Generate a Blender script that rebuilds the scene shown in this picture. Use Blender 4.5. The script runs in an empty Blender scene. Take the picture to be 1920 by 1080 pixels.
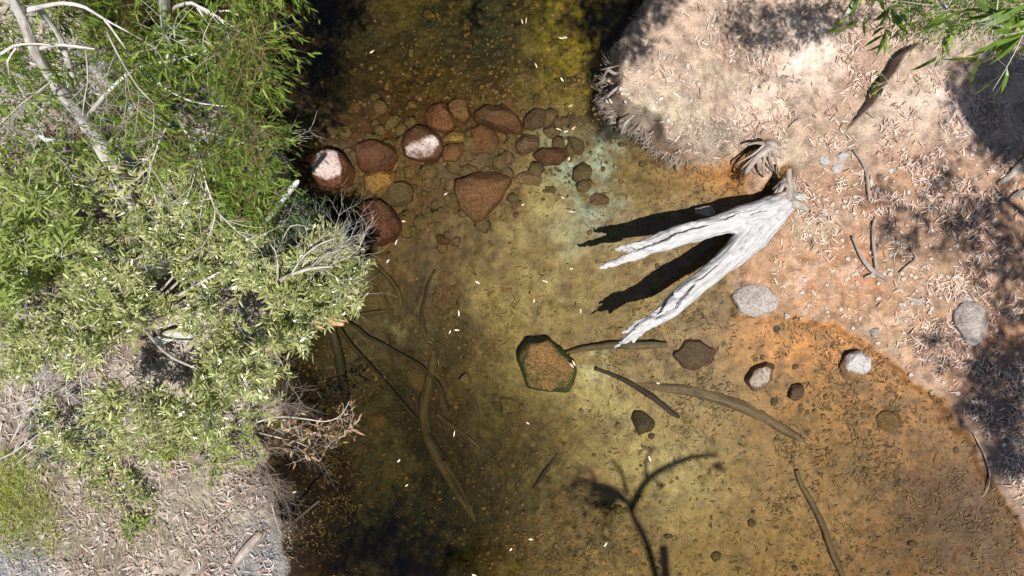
import bpy, math, random
import numpy as np
from mathutils import Vector, Matrix

# ------------------------------------------------------------------ camera, sky, sun, exposure
scn = bpy.context.scene
COL = scn.collection
CAM_H = 12.0
cam_d = bpy.data.cameras.new('camera'); cam = bpy.data.objects.new('camera', cam_d); COL.objects.link(cam)
cam.location = (0, 0, CAM_H); cam.rotation_euler = (0, 0, 0)
cam_d.sensor_width = 36; cam_d.lens = 27; cam_d.clip_start = 0.1; cam_d.clip_end = 400
scn.camera = cam
SHX, SHY = -0.13, 0.285            # shadow offset per metre of height
sun_dir = Vector((-SHX, -SHY, 1)).normalized()
SUN_EL = math.asin(sun_dir.z); SUN_AZ = math.atan2(sun_dir.x, sun_dir.y)
world = bpy.data.worlds.new('World'); scn.world = world; world.use_nodes = True
wn = world.node_tree; wn.nodes.clear()
sky = wn.nodes.new('ShaderNodeTexSky'); sky.sky_type = 'NISHITA'; sky.sun_disc = False
sky.sun_elevation = SUN_EL; sky.sun_rotation = SUN_AZ; sky.air_density = 1.0; sky.dust_density = 0.6
bg = wn.nodes.new('ShaderNodeBackground'); bg.inputs[1].default_value = 0.05
wo = wn.nodes.new('ShaderNodeOutputWorld')
wn.links.new(sky.outputs[0], bg.inputs[0]); wn.links.new(bg.outputs[0], wo.inputs[0])
sd = bpy.data.lights.new('sun', 'SUN'); sd.energy = 4.6; sd.angle = math.radians(0.53); sd.color = (1.0, 0.965, 0.91)
sun = bpy.data.objects.new('sun', sd); COL.objects.link(sun)
sun.rotation_euler = sun_dir.to_track_quat('Z', 'Y').to_euler(); sun.location = (0, 0, 30)
scn.view_settings.view_transform = 'Standard'; scn.view_settings.look = 'None'
scn.view_settings.exposure = 0.62; scn.view_settings.gamma = 1; scn.view_settings.use_curve_mapping = False
scn.render.engine = 'CYCLES'
scn.cycles.max_bounces = 6; scn.cycles.transparent_max_bounces = 12
scn.cycles.sample_clamp_indirect = 4.0; scn.cycles.caustics_reflective = False; scn.cycles.caustics_refractive = False
scn.cycles.volume_bounces = 0

random.seed(7); RNG = np.random.default_rng(11)
U = RNG.uniform

# ------------------------------------------------------------------ helpers
def P(px, py, z=0.0):
    """photo pixel (1920x1080) seen at height z -> world point"""
    k = (CAM_H - z) / CAM_H / 120.0
    return Vector(((px - 960) * k, (540 - py) * k, z))

def _hash(ix, iy, iz, seed):
    n = (ix * 374761393 + iy * 668265263 + iz * 2147483647 + seed * 1274126177) & 0xFFFFFFFF
    n = ((n ^ (n >> 13)) * 1274126177) & 0xFFFFFFFF
    n = (n ^ (n >> 16)) & 0xFFFFFFFF
    return n / 4294967295.0
def vnoise(x, y, z=None, seed=0):
    x = np.asarray(x, dtype=np.float64); y = np.asarray(y, dtype=np.float64)
    ix = np.floor(x).astype(np.int64); iy = np.floor(y).astype(np.int64)
    fx = x - ix; fy = y - iy; fx = fx*fx*(3-2*fx); fy = fy*fy*(3-2*fy)
    def layer(iz):
        a = _hash(ix, iy, iz, seed); b = _hash(ix+1, iy, iz, seed); c = _hash(ix, iy+1, iz, seed); d = _hash(ix+1, iy+1, iz, seed)
        return (a*(1-fx)+b*fx)*(1-fy)+(c*(1-fx)+d*fx)*fy
    if z is None: return layer(0)
    z = np.asarray(z, dtype=np.float64); iz = np.floor(z).astype(np.int64); fz = z-iz; fz = fz*fz*(3-2*fz)
    return layer(iz)*(1-fz)+layer(iz+1)*fz
def fbm(x, y, z=None, oct=4, seed=0, gain=.5):
    s = 0; a = 1; t = 0
    for o in range(oct):
        f = 2.03**o
        s = s + a*vnoise(x*f+o*17.3, y*f-o*9.1, None if z is None else z*f, seed+o); t += a; a *= gain
    return s/t
def sstep(a, b, x):
    t = np.clip((x-a)/(b-a), 0, 1); return t*t*(3-2*t)

def poly_sd(X, Y, poly):
    """signed distance, positive inside"""
    d2 = np.full(X.shape, 1e9); ins = np.zeros(X.shape, bool)
    n = len(poly)
    for i in range(n):
        x0, y0 = poly[i]; x1, y1 = poly[(i+1) % n]
        dx, dy = x1-x0, y1-y0
        t = np.clip(((X-x0)*dx+(Y-y0)*dy)/(dx*dx+dy*dy+1e-12), 0, 1)
        d2 = np.minimum(d2, (X-x0-t*dx)**2+(Y-y0-t*dy)**2)
        if y0 != y1:
            c = ((y0 > Y) != (y1 > Y)) & (X < (x1-x0)*(Y-y0)/(y1-y0)+x0); ins ^= c
    return np.where(ins, 1, -1)*np.sqrt(d2)
def line_sd(X, Y, pts):
    """distance and signed side (+ = right of travel) to an open polyline"""
    d2 = np.full(X.shape, 1e9); side = np.zeros(X.shape); tt = np.zeros(X.shape)
    for i in range(len(pts)-1):
        x0, y0 = pts[i]; x1, y1 = pts[i+1]; dx, dy = x1-x0, y1-y0
        t = np.clip(((X-x0)*dx+(Y-y0)*dy)/(dx*dx+dy*dy), 0, 1)
        q = (X-x0-t*dx)**2+(Y-y0-t*dy)**2
        s = np.sign((X-x0)*dy-(Y-y0)*dx)
        m = q < d2; d2 = np.where(m, q, d2); side = np.where(m, s, side); tt = np.where(m, i+t, tt)
    return np.sqrt(d2), side, tt
def smooth_path(pts, step):
    """Catmull-Rom resample of rows (x,y,z,r)"""
    P_ = np.array(pts, float); out = []
    n = len(P_)
    for i in range(n-1):
        p0 = P_[max(i-1, 0)]; p1 = P_[i]; p2 = P_[i+1]; p3 = P_[min(i+2, n-1)]
        L = np.linalg.norm(p2[:3]-p1[:3]); m = max(1, int(L/step))
        for k in range(m):
            t = k/m
            out.append(.5*((2*p1)+(-p0+p2)*t+(2*p0-5*p1+4*p2-p3)*t*t+(-p0+3*p1-3*p2+p3)*t**3))
    out.append(P_[-1]); out = np.array(out); out[:, 3] = np.maximum(out[:, 3], .0008)
    return out

class MB:
    """collects polygons; build() links ONE mesh object"""
    def __init__(s): s.v = []; s.f = {}; s.n = 0; s.a = []; s.g = []
    def add(s, verts, faces, rnd=0.5, grain=None):
        verts = np.asarray(verts, float)
        s.v.append(verts)
        s.a.append(np.broadcast_to(np.asarray(rnd, float), (len(verts),)).astype(float))
        s.g.append(verts*0 if grain is None else grain)
        for f in faces:
            f = np.asarray(f, np.int64)
            s.f.setdefault(f.shape[1], []).append(f+s.n)
        s.n += len(verts)
    def tube(s, pts, sides=6, step=None, rnd=.5, cap=True, rough=0, flat=1.0, seed=0):
        p = smooth_path(pts, step) if step else np.array(pts, float)
        n = len(p); c = p[:, :3]; r = p[:, 3]
        t = np.gradient(c, axis=0); t /= np.linalg.norm(t, axis=1)[:, None]+1e-9
        up = np.array([0, 0, 1.]) if abs(t[:, 2]).mean() < .8 else np.array([1., 0, 0])
        a = np.cross(t, up); a /= np.linalg.norm(a, axis=1)[:, None]+1e-9
        b = np.cross(a, t)
        th = np.arange(sides)/sides*2*math.pi
        u = np.concatenate([[0], np.cumsum(np.linalg.norm(np.diff(c, axis=0), axis=1))])
        R = np.repeat(r[:, None], sides, 1)
        if rough:
            UU = np.repeat(u[:, None], sides, 1); TH = np.repeat(th[None], n, 0)
            R = R*(1+rough*(fbm(np.cos(TH)*1.5+5, np.sin(TH)*1.5+9, UU*4+seed*3.1, 3, seed)-.5)*2)
        v = c[:, None]+a[:, None]*(np.cos(th)[None, :, None]*R[..., None])+b[:, None]*(np.sin(th)[None, :, None]*R[..., None]*flat)
        g = np.stack([np.repeat(u[:, None], sides, 1), R*np.cos(th), R*np.sin(th)], -1).reshape(-1, 3)
        v = v.reshape(-1, 3)
        i = np.arange(n-1)[:, None]*sides; j = np.arange(sides)[None]; k = (j+1) % sides
        q = np.stack([i+j, i+k, i+sides+k, i+sides+j], -1).reshape(-1, 4)
        fs = [q]
        if cap:
            v = np.vstack([v, c[0], c[-1]]); g = np.vstack([g, [0, 0, 0], [u[-1], 0, 0]])
            m = n*sides; J = np.arange(sides); K = (J+1) % sides
            fs.append(np.stack([np.full(sides, m), K, J], -1)); fs.append(np.stack([np.full(sides, m+1), m-sides+J, m-sides+K], -1))
        s.add(v, fs, rnd, g)
        return s
    def leaves(s, B, D, N, L, W, bend=.15, sick=0.0, rnd=None, fold=.18):
        n = len(B)
        if n == 0: return s
        D = D/np.linalg.norm(D, axis=1)[:, None]
        S = np.cross(D, N); S /= np.linalg.norm(S, axis=1)[:, None]+1e-9
        N = np.cross(S, D)
        L = np.broadcast_to(L, (n,))[:, None]; W = np.broadcast_to(W, (n,))[:, None]*.5
        bend = np.broadcast_to(bend, (n,))[:, None]; sick = np.broadcast_to(sick, (n,))[:, None]
        def pt(t, w): return B+D*L*t-N*L*bend*t*t+S*L*sick*t*t+S*w*W+N*abs(w)*W*fold*2
        v = np.stack([pt(0, 0), pt(.32, 1), pt(.32, -1), pt(.68, .85), pt(.68, -.85), pt(1, 0)], 1).reshape(-1, 3)
        o = np.arange(n)[:, None]*6
        s.add(v, [o+np.array([[0, 1, 2]]), o+np.array([[1, 3, 4, 2]]), o+np.array([[3, 5, 4]])], np.repeat(U(0, 1, n) if rnd is None else rnd, 6))
        return s
    def build(s, name, mat, parent=None, smooth=True, loc=None):
        V = np.vstack(s.v)
        base = np.array(parent.location) if parent is not None else (np.array(loc) if loc is not None else np.zeros(3))
        me = bpy.data.meshes.new(name)
        me.vertices.add(len(V)); me.vertices.foreach_set('co', (V-base).astype(np.float32).ravel())
        idx = []; starts = []; tot = 0
        for k, L in s.f.items():
            F = np.vstack(L); idx.append(F.ravel()); starts.append(tot+np.arange(len(F))*k); tot += F.size
        idx = np.concatenate(idx); starts = np.concatenate(starts)
        me.loops.add(len(idx)); me.loops.foreach_set('vertex_index', idx.astype(np.int32))
        me.polygons.add(len(starts)); me.polygons.foreach_set('loop_start', starts.astype(np.int32))
        me.update(calc_edges=True); me.validate()
        me.polygons.foreach_set('use_smooth', np.full(len(me.polygons), smooth, bool))
        at = me.attributes.new('rnd', 'FLOAT', 'POINT'); at.data.foreach_set('value', np.concatenate(s.a).astype(np.float32))
        at = me.attributes.new('grain', 'FLOAT_VECTOR', 'POINT'); at.data.foreach_set('vector', np.vstack(s.g).astype(np.float32).ravel())
        me.materials.append(mat)
        o = bpy.data.objects.new(name, me); COL.objects.link(o)
        if parent is not None: o.parent = parent
        elif loc is not None: o.location = loc
        return o

def tag(o, label=None, cat=None, group=None, kind=None):
    if label: o['label'] = label
    if cat: o['category'] = cat
    if group: o['group'] = group
    if kind: o['kind'] = kind
    return o
def thing(name, label, cat, loc, group=None):
    o = bpy.data.objects.new(name, None); COL.objects.link(o); o.location = loc; o.empty_display_size = .1
    return tag(o, label, cat, group)

# ------------------------------------------------------------------ materials
class NT:
    def __init__(s, name):
        s.m = bpy.data.materials.new(name); s.m.use_nodes = True; s.t = s.m.node_tree; s.t.nodes.clear()
        s.out = s.n('ShaderNodeOutputMaterial')
    def n(s, ty, **kw):
        x = s.t.nodes.new(ty)
        for k, v in kw.items(): setattr(x, k, v)
        return x
    def l(s, a, b): s.t.links.new(a, b)
    def attr(s, name): return s.n('ShaderNodeAttribute', attribute_name=name)
    def noise(s, vec, scale, det=4, rough=.55, dist=0):
        x = s.n('ShaderNodeTexNoise'); x.inputs['Scale'].default_value = scale; x.inputs['Detail'].default_value = det
        x.inputs['Roughness'].default_value = rough; x.inputs['Distortion'].default_value = dist
        if vec is not None: s.l(vec, x.inputs['Vector'])
        return x.outputs['Fac']
    def ramp(s, fac, stops):
        r = s.n('ShaderNodeValToRGB'); e = r.color_ramp.elements
        while len(e) < len(stops): e.new(.5)
        for i, (p, c) in enumerate(stops):
            e[i].position = p; e[i].color = (c, c, c, 1) if not hasattr(c, '__len__') else (*c, 1)
        s.l(fac, r.inputs[0]); return r.outputs[0]
    def mix(s, fac, a, b, mode='MIX'):
        x = s.n('ShaderNodeMix', data_type='RGBA', blend_type=mode)
        for i, v in ((0, fac), (6, a), (7, b)):
            if isinstance(v, (int, float)): x.inputs[i].default_value = v
            elif isinstance(v, tuple): x.inputs[i].default_value = (*v, 1)
            else: s.l(v, x.inputs[i])
        return x.outputs[2]
    def math(s, op, a, b=None, clamp=False):
        x = s.n('ShaderNodeMath', operation=op); x.use_clamp = clamp
        for i, v in ((0, a), (1, b)):
            if v is None: continue
            if isinstance(v, (int, float)): x.inputs[i].default_value = v
            else: s.l(v, x.inputs[i])
        return x.outputs[0]
    def bsdf(s, col, rough=.8, bump=None, bstr=.3, bdist=.02, spec=.3):
        b = s.n('ShaderNodeBsdfPrincipled')
        if isinstance(col, tuple): b.inputs['Base Color'].default_value = (*col, 1)
        else: s.l(col, b.inputs['Base Color'])
        if isinstance(rough, (int, float)): b.inputs['Roughness'].default_value = rough
        else: s.l(rough, b.inputs['Roughness'])
        b.inputs['Specular IOR Level'].default_value = spec
        if bump is not None:
            k = s.n('ShaderNodeBump'); k.inputs['Strength'].default_value = bstr; k.inputs['Distance'].default_value = bdist
            s.l(bump, k.inputs['Height']); s.l(k.outputs[0], b.inputs['Normal'])
        return b
    def done(s, sh): s.l(sh, s.out.inputs[0]); return s.m
    def pos(s): return s.n('ShaderNodeNewGeometry').outputs['Position']

def mat_ground():
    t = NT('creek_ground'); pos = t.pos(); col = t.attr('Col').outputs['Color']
    n1 = t.noise(pos, 6, 6, .65); n2 = t.noise(pos, 45, 4, .7); n3 = t.noise(pos, 1.3, 4, .6)
    det = t.attr('detail').outputs['Fac']
    c = t.mix(1.0, col, t.ramp(n1, [(.3, (.5, .49, .46)), (.5, (1, 1, 1)), (.7, (1.4, 1.38, 1.32))]), 'MULTIPLY')
    c = t.mix(1.0, c, t.ramp(n2, [(.34, (.66, .64, .61)), (.5, (1, 1, 1)), (.66, (1.3, 1.28, 1.25))]), 'MULTIPLY')
    # mottled weed and stones on the bed (detail = 0..1)
    v = t.n('ShaderNodeTexVoronoi'); v.inputs['Scale'].default_value = 15
    dv = t.n('ShaderNodeTexNoise'); dv.inputs['Scale'].default_value = 9; t.l(pos, dv.inputs['Vector']); dm = t.mix(.09, pos, dv.outputs['Color'], 'ADD'); t.l(dm, v.inputs['Vector']); v.inputs['Randomness'].default_value = 1
    vc = t.n('ShaderNodeSeparateColor'); t.l(v.outputs['Color'], vc.inputs[0])
    peb = t.ramp(vc.outputs[0], [(0, (.45, .46, .4)), (.5, (.85, .85, .85)), (.85, (1.15, 1.12, .95)), (1, (1.9, 1.6, 1.1))])
    edge = t.ramp(v.outputs['Distance'], [(.0, (1, 1, 1)), (.62, (.85, .85, .8)), (.95, (.35, .35, .3))])
    pc = t.mix(1.0, c, t.mix(1.0, peb, edge, 'MULTIPLY'), 'MULTIPLY')
    c = t.mix(t.math('MULTIPLY', det, t.ramp(n3, [(.35, .2), (.6, 1)])), c, pc)
    hmix = t.math('ADD', t.math('MULTIPLY', n1, .7), t.math('MULTIPLY', n2, .35))
    hmix = t.math('SUBTRACT', hmix, t.math('MULTIPLY', t.math('MULTIPLY', v.outputs['Distance'], det), .5))
    z = t.n('ShaderNodeSeparateXYZ'); t.l(pos, z.inputs[0])
    zz = t.math('ADD', z.outputs[2], t.math('MULTIPLY', n1, .04))
    wet = t.ramp(t.math('MULTIPLY', zz, 10), [(.15, (.72, .66, .6)), (.75, (1, 1, 1))])
    c = t.mix(1.0, c, wet, 'MULTIPLY')
    rough = t.ramp(t.math('MULTIPLY', zz, 10), [(.2, .5), (.7, .92)])
    return t.done(t.bsdf(c, rough, hmix, .55, .03, .2).outputs[0])

def mat_rock(name, wet1, wet2, dry1, dry2, algae=0.0, wl=0.0):
    t = NT(name); pos = t.pos()
    o = t.n('ShaderNodeObjectInfo')
    va = t.n('ShaderNodeVectorMath', operation='ADD'); t.l(pos, va.inputs[0])
    sc = t.n('ShaderNodeVectorMath', operation='SCALE'); t.l(o.outputs['Random'], sc.inputs['Scale']); sc.inputs[0].default_value = (31, 17, 5); t.l(sc.outputs[0], va.inputs[1])
    p = va.outputs[0]
    n1 = t.noise(p, 3.5, 6, .65); n2 = t.noise(p, 28, 5, .7); n4 = t.noise(p, 75, 3, .6)
    wet = t.mix(t.ramp(n1, [(.35, 0), (.65, 1)]), wet1, wet2)
    hs = t.n('ShaderNodeHueSaturation'); t.l(wet, hs.inputs['Color']); t.l(t.math('ADD', t.math('MULTIPLY', o.outputs['Random'], .035), .487), hs.inputs['Hue']); t.l(t.math('ADD', t.math('MULTIPLY', t.math('FRACT', t.math('MULTIPLY', o.outputs['Random'], 7.3)), .8), .65), hs.inputs['Value']); wet = hs.outputs[0]
    wet = t.mix(1.0, wet, t.ramp(n2, [(.34, (.4, .4, .4)), (.5, (1, 1, 1)), (.66, (1.6, 1.5, 1.4))]), 'MULTIPLY')
    dry = t.mix(t.ramp(n1, [(.35, 0), (.65, 1)]), dry1, dry2)
    dry = t.mix(1.0, dry, t.ramp(n2, [(.36, (.6, .57, .55)), (.5, (1, 1, 1)), (.68, (1.2, 1.2, 1.2))]), 'MULTIPLY')
    z = t.n('ShaderNodeSeparateXYZ'); t.l(pos, z.inputs[0])
    zz = t.math('ADD', z.outputs[2], t.math('MULTIPLY', t.math('SUBTRACT', n2, .5), .03))
    k = t.ramp(t.math('MULTIPLY', t.math('SUBTRACT', zz, wl), 10, False), [(.0, 0), (.32, 1)])
    silt = t.ramp(t.noise(pos, 4.5, 5, .7), [(.45, 0), (.7, .6)])
    wet = t.mix(silt, wet, (.11, .08, .042))
    c = t.mix(k, wet, dry)
    if algae:
        g = t.n('ShaderNodeNewGeometry'); nz = t.n('ShaderNodeSeparateXYZ'); t.l(g.outputs['Normal'], nz.inputs[0])
        a = t.math('ADD', nz.outputs[2], t.math('ADD', t.math('MULTIPLY', t.math('SUBTRACT', n1, .5), 1.3), t.math('MULTIPLY', t.math('SUBTRACT', n2, .5), .7)))
        c = t.mix(t.math('MULTIPLY', t.ramp(a, [(.55, 1), (.95, 0)]), algae), c, (.030, .050, .014))
    h = t.math('ADD', t.math('MULTIPLY', n2, .6), t.math('MULTIPLY', n4, .3))
    return t.done(t.bsdf(c, t.mix(k, (.45,)*3, (.9,)*3), h, 1.0, .05, .25).outputs[0])

def mat_wood(name, c1, c2, c3=None, fine=1.0, bstr=.7, rough=.85, blot=.6):
    t = NT(name); g = t.attr('grain').outputs['Vector']
    mp = t.n('ShaderNodeMapping'); mp.inputs['Scale'].default_value = (1.6, 26*fine, 26*fine); t.l(g, mp.inputs[0])
    n1 = t.noise(mp.outputs[0], 1.0, 6, .62, .6)
    mp2 = t.n('ShaderNodeMapping'); mp2.inputs['Scale'].default_value = (5, 90*fine, 90*fine); t.l(g, mp2.inputs[0])
    n2 = t.noise(mp2.outputs[0], 1.0, 3, .6)
    n3 = t.noise(t.pos(), 5, 4, .6)
    c = t.mix(t.ramp(n1, [(.38, 0), (.58, 1)]), c1, c2)
    c = t.mix(1.0, c, t.ramp(n3, [(.3, (blot, blot*.97, blot*.92)), (.6, (1.08, 1.08, 1.08))]), 'MULTIPLY')
    if c3: c = t.mix(t.ramp(n3, [(.5, 0), (.7, .8)]), c, c3)
    c = t.mix(1.0, c, t.ramp(n2, [(.3, (.6, .6, .6)), (.5, (1, 1, 1)), (.7, (1.12, 1.12, 1.12))]), 'MULTIPLY')
    h = t.math('ADD', t.math('MULTIPLY', n1, .7), t.math('MULTIPLY', n2, .3))
    return t.done(t.bsdf(c, rough, h, bstr, .02, .2).outputs[0])

def mat_leaf(name, cols, trans=.35, rough=.42, spec=.5, tcol=1.3):
    t = NT(name)
    f = t.math('FRACT', t.math('ADD', t.attr('rnd').outputs['Fac'], t.n('ShaderNodeObjectInfo').outputs['Random']))
    n = len(cols); c = t.ramp(f, [(i/(n-1), c) for i, c in enumerate(cols)])
    nn = t.noise(t.pos(), 30, 2, .5)
    c = t.mix(1.0, c, t.ramp(nn, [(.3, (.8, .8, .8)), (.7, (1.15, 1.15, 1.15))]), 'MULTIPLY')
    b = t.bsdf(c, rough, spec=spec)
    tr = t.n('ShaderNodeBsdfTranslucent')
    t.l(t.mix(1.0, c, (tcol, tcol*1.15, tcol*.5), 'MULTIPLY'), tr.inputs[0])
    m = t.n('ShaderNodeMixShader'); m.inputs[0].default_value = trans
    t.l(b.outputs[0], m.inputs[1]); t.l(tr.outputs[0], m.inputs[2])
    return t.done(m.outputs[0])

def mat_water():
    t = NT('creek_water'); pos = t.pos()
    fr = t.n('ShaderNodeFresnel'); fr.inputs[0].default_value = 1.33
    tr = t.n('ShaderNodeBsdfTransparent'); gl = t.n('ShaderNodeBsdfGlossy'); gl.inputs['Roughness'].default_value = .0
    m = t.n('ShaderNodeMixShader'); t.l(fr.outputs[0], m.inputs[0]); t.l(tr.outputs[0], m.inputs[1]); t.l(gl.outputs[0], m.inputs[2])
    va = t.n('ShaderNodeVolumeAbsorption'); va.inputs['Color'].default_value = (.75, .71, .38, 1); va.inputs['Density'].default_value = 1.3
    t.l(va.outputs[0], t.out.inputs['Volume'])
    return t.done(m.outputs[0])

M_ground = mat_ground(); M_water = mat_water()
M_redrock = mat_rock('red_rock', (.075, .030, .013), (.12, .048, .021), (.50, .36, .33), (.60, .49, .45))
M_brownrock = mat_rock('brown_rock', (.085, .052, .029), (.125, .076, .042), (.4, .32, .26), (.46, .38, .33))
M_ochre = mat_rock('ochre_rock', (.16, .09, .028), (.22, .125, .036), (.3, .2, .1), (.3, .2, .1))
M_algae = mat_rock('algae_rock', (.15, .072, .028), (.22, .11, .042), (.5, .4, .3), (.5, .4, .3), algae=1.0)
M_darkrock = mat_rock('dark_rock', (.06, .04, .022), (.10, .065, .03), (.3, .25, .2), (.3, .25, .2), algae=.35)
M_greyrock = mat_rock('grey_rock', (.17, .105, .06), (.24, .15, .08), (.27, .235, .21), (.42, .37, .34), wl=.0)
M_palerock = mat_rock('pale_rock', (.22, .13, .065), (.32, .19, .09), (.38, .36, .34), (.50, .48, .46))
M_white = mat_rock('chalky_rock', (.6, .6, .6), (.7, .7, .7), (.62, .60, .59), (.72, .71, .70))
M_log = mat_wood('weathered_grey_wood', (.35, .34, .34), (.50, .495, .50), (.44, .41, .38), .7, .7, .85, .85)
M_sunk = mat_wood('sunken_wood', (.04, .03, .02), (.075, .055, .034), None, 1.0, .6, .6)
M_sunkpale = mat_wood('pale_sunken_wood', (.075, .056, .034), (.15, .105, .056), (.05, .037, .024), 1.0, .6, .6)
M_darkwood = mat_wood('dark_sunken_wood', (.015, .012, .009), (.035, .027, .017), None, 1.0, .6, .6)
M_root = mat_wood('dry_root_wood', (.24, .195, .16), (.40, .34, .30), None, 1.6, .7)
M_orange = mat_wood('orange_wood', (.42, .17, .06), (.6, .33, .16), (.6, .5, .4), 1.0, .7)
M_bark = mat_wood('white_bark', (.46, .43, .40), (.72, .70, .67), (.42, .32, .25), .45, 1.0)
M_twig = mat_wood('pale_twig', (.42, .38, .34), (.58, .54, .5), None, 3, .3)
M_gumleaf = mat_leaf('gum_leaf', [(0.07, 0.128, 0.018), (0.084, 0.142, 0.027), (0.126, 0.218, 0.024), (0.14, 0.231, 0.034), (0.168, 0.256, 0.04), (0.21, 0.321, 0.04), (0.294, 0.384, 0.067), (0.393, 0.448, 0.121)], .38, .33, .5)
M_olive = mat_leaf('grey_green_leaf', [(0.156, 0.186, 0.053), (0.192, 0.232, 0.063), (0.252, 0.29, 0.084), (0.312, 0.336, 0.116), (0.372, 0.371, 0.147), (0.48, 0.476, 0.21), (0.6, 0.58, 0.315)], .28, .3, .75)
M_lime = mat_leaf('lime_leaf', [(0.21, 0.25, 0.075), (0.252, 0.31, 0.075), (0.294, 0.34, 0.088), (0.357, 0.41, 0.112), (0.483, 0.5, 0.213)], .42, .4, .5)
M_dark = mat_leaf('dark_green_leaf', [(0.04, 0.085, 0.02), (0.05, 0.1, 0.03), (0.06, 0.12, 0.03), (0.09, 0.15, 0.05)], .3, .4, .5)
M_redleaf = mat_leaf('dead_leaf', [(.32, .15, .07), (.5, .30, .18), (.22, .1, .045), (.62, .46, .32), (.4, .36, .12)], .25, .6, .3, .9)
M_litter = mat_leaf('dry_litter_leaf', [(.25, .13, .09), (.36, .21, .155), (.47, .31, .24), (.55, .40, .33), (.62, .48, .41), (.68, .55, .46), (.75, .64, .55)], .1, .7, .25, .9)
M_greylitter = mat_leaf('grey_litter_leaf', [(.17, .12, .10), (.27, .21, .18), (.38, .31, .275), (.47, .39, .355), (.40, .26, .20), (.55, .47, .43), (.64, .57, .53)], .1, .7, .25, .9)
M_sunkleaf = mat_leaf('sunken_leaf', [(.07, .045, .022), (.12, .075, .036), (.05, .034, .018), (.22, .14, .06), (.06, .04, .02), (.10, .066, .03), (.28, .18, .085)], .05, .7, .2, .9)
M_floatleaf = mat_leaf('floating_leaf_skin', [(.72, .56, .45), (.8, .72, .5), (.75, .45, .34), (.6, .62, .3), (.82, .76, .66)], .2, .5, .4, .9)
M_grass = mat_leaf('grass_blade', [(.24, .30, .05), (.38, .43, .09), (.48, .50, .16), (.50, .44, .22)], .35, .5, .3)
M_drygrass = mat_leaf('dry_grass_blade', [(.28, .23, .16), (.40, .34, .25), (.22, .20, .11), (.36, .29, .23)], .2, .6, .3, .9)
M_gravel = mat_rock('gravel', (.3, .27, .23), (.4, .36, .3), (.22, .22, .225), (.36, .355, .355))
M_pebble = mat_rock('creek_pebble', (.09, .062, .034), (.2, .135, .065), (.55, .45, .36), (.62, .55, .48))

# ------------------------------------------------------------------ the lie of the land
RB = [(1225, -900), (1210, -60), (1203, 0), (1186, 45), (1150, 95), (1133, 150), (1137, 195), (1160, 226), (1205, 246), (1222, 275), (1262, 300),
      (1310, 312), (1352, 300), (1388, 292), (1404, 318), (1412, 352), (1428, 385), (1400, 455), (1372, 500), (1372, 540), (1392, 590), (1440, 592), (1475, 598),
      (1520, 606), (1565, 612), (1612, 630), (1650, 660), (1682, 690), (1738, 730), (1782, 775), (1822, 825), (1862, 890), (1905, 950),
      (1960, 1040), (2090, 1230), (2600, 2200), (9000, 8000), (9000, -8000), (1300, -8000)]
LB = [(-300, -900), (60, -200), (140, 0), (165, 80), (290, 105), (380, 140), (450, 215), (505, 262), (540, 300), (562, 350), (575, 420), (560, 500),
      (556, 560), (548, 620), (530, 660), (520, 700), (500, 730), (515, 770), (488, 800), (505, 840), (496, 880), (526, 910), (515, 950), (535, 985), (522, 1020), (540, 1060), (520, 1110), (500, 1300), (300, 2200), (-3000, 8000), (-9000, 8000), (-9000, -8000), (-3000, -8000)]
w2 = lambda pts: [((x-960)/120., (540-y)/120.) for x, y in pts]
RBW, LBW = w2(RB), w2(LB)
LEDGE = w2([(1725, 82), (1686, 100), (1655, 122), (1640, 150), (1618, 178), (1606, 205), (1580, 238), (1556, 268)])
LEDGE2 = w2([(1480, 238), (1505, 224), (1527, 217)])
CRACK = w2([(1385, 322), (1392, 305), (1412, 285), (1440, 272)])
CRACK2 = w2([(1428, 378), (1445, 352), (1466, 330), (1476, 318)])

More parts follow.
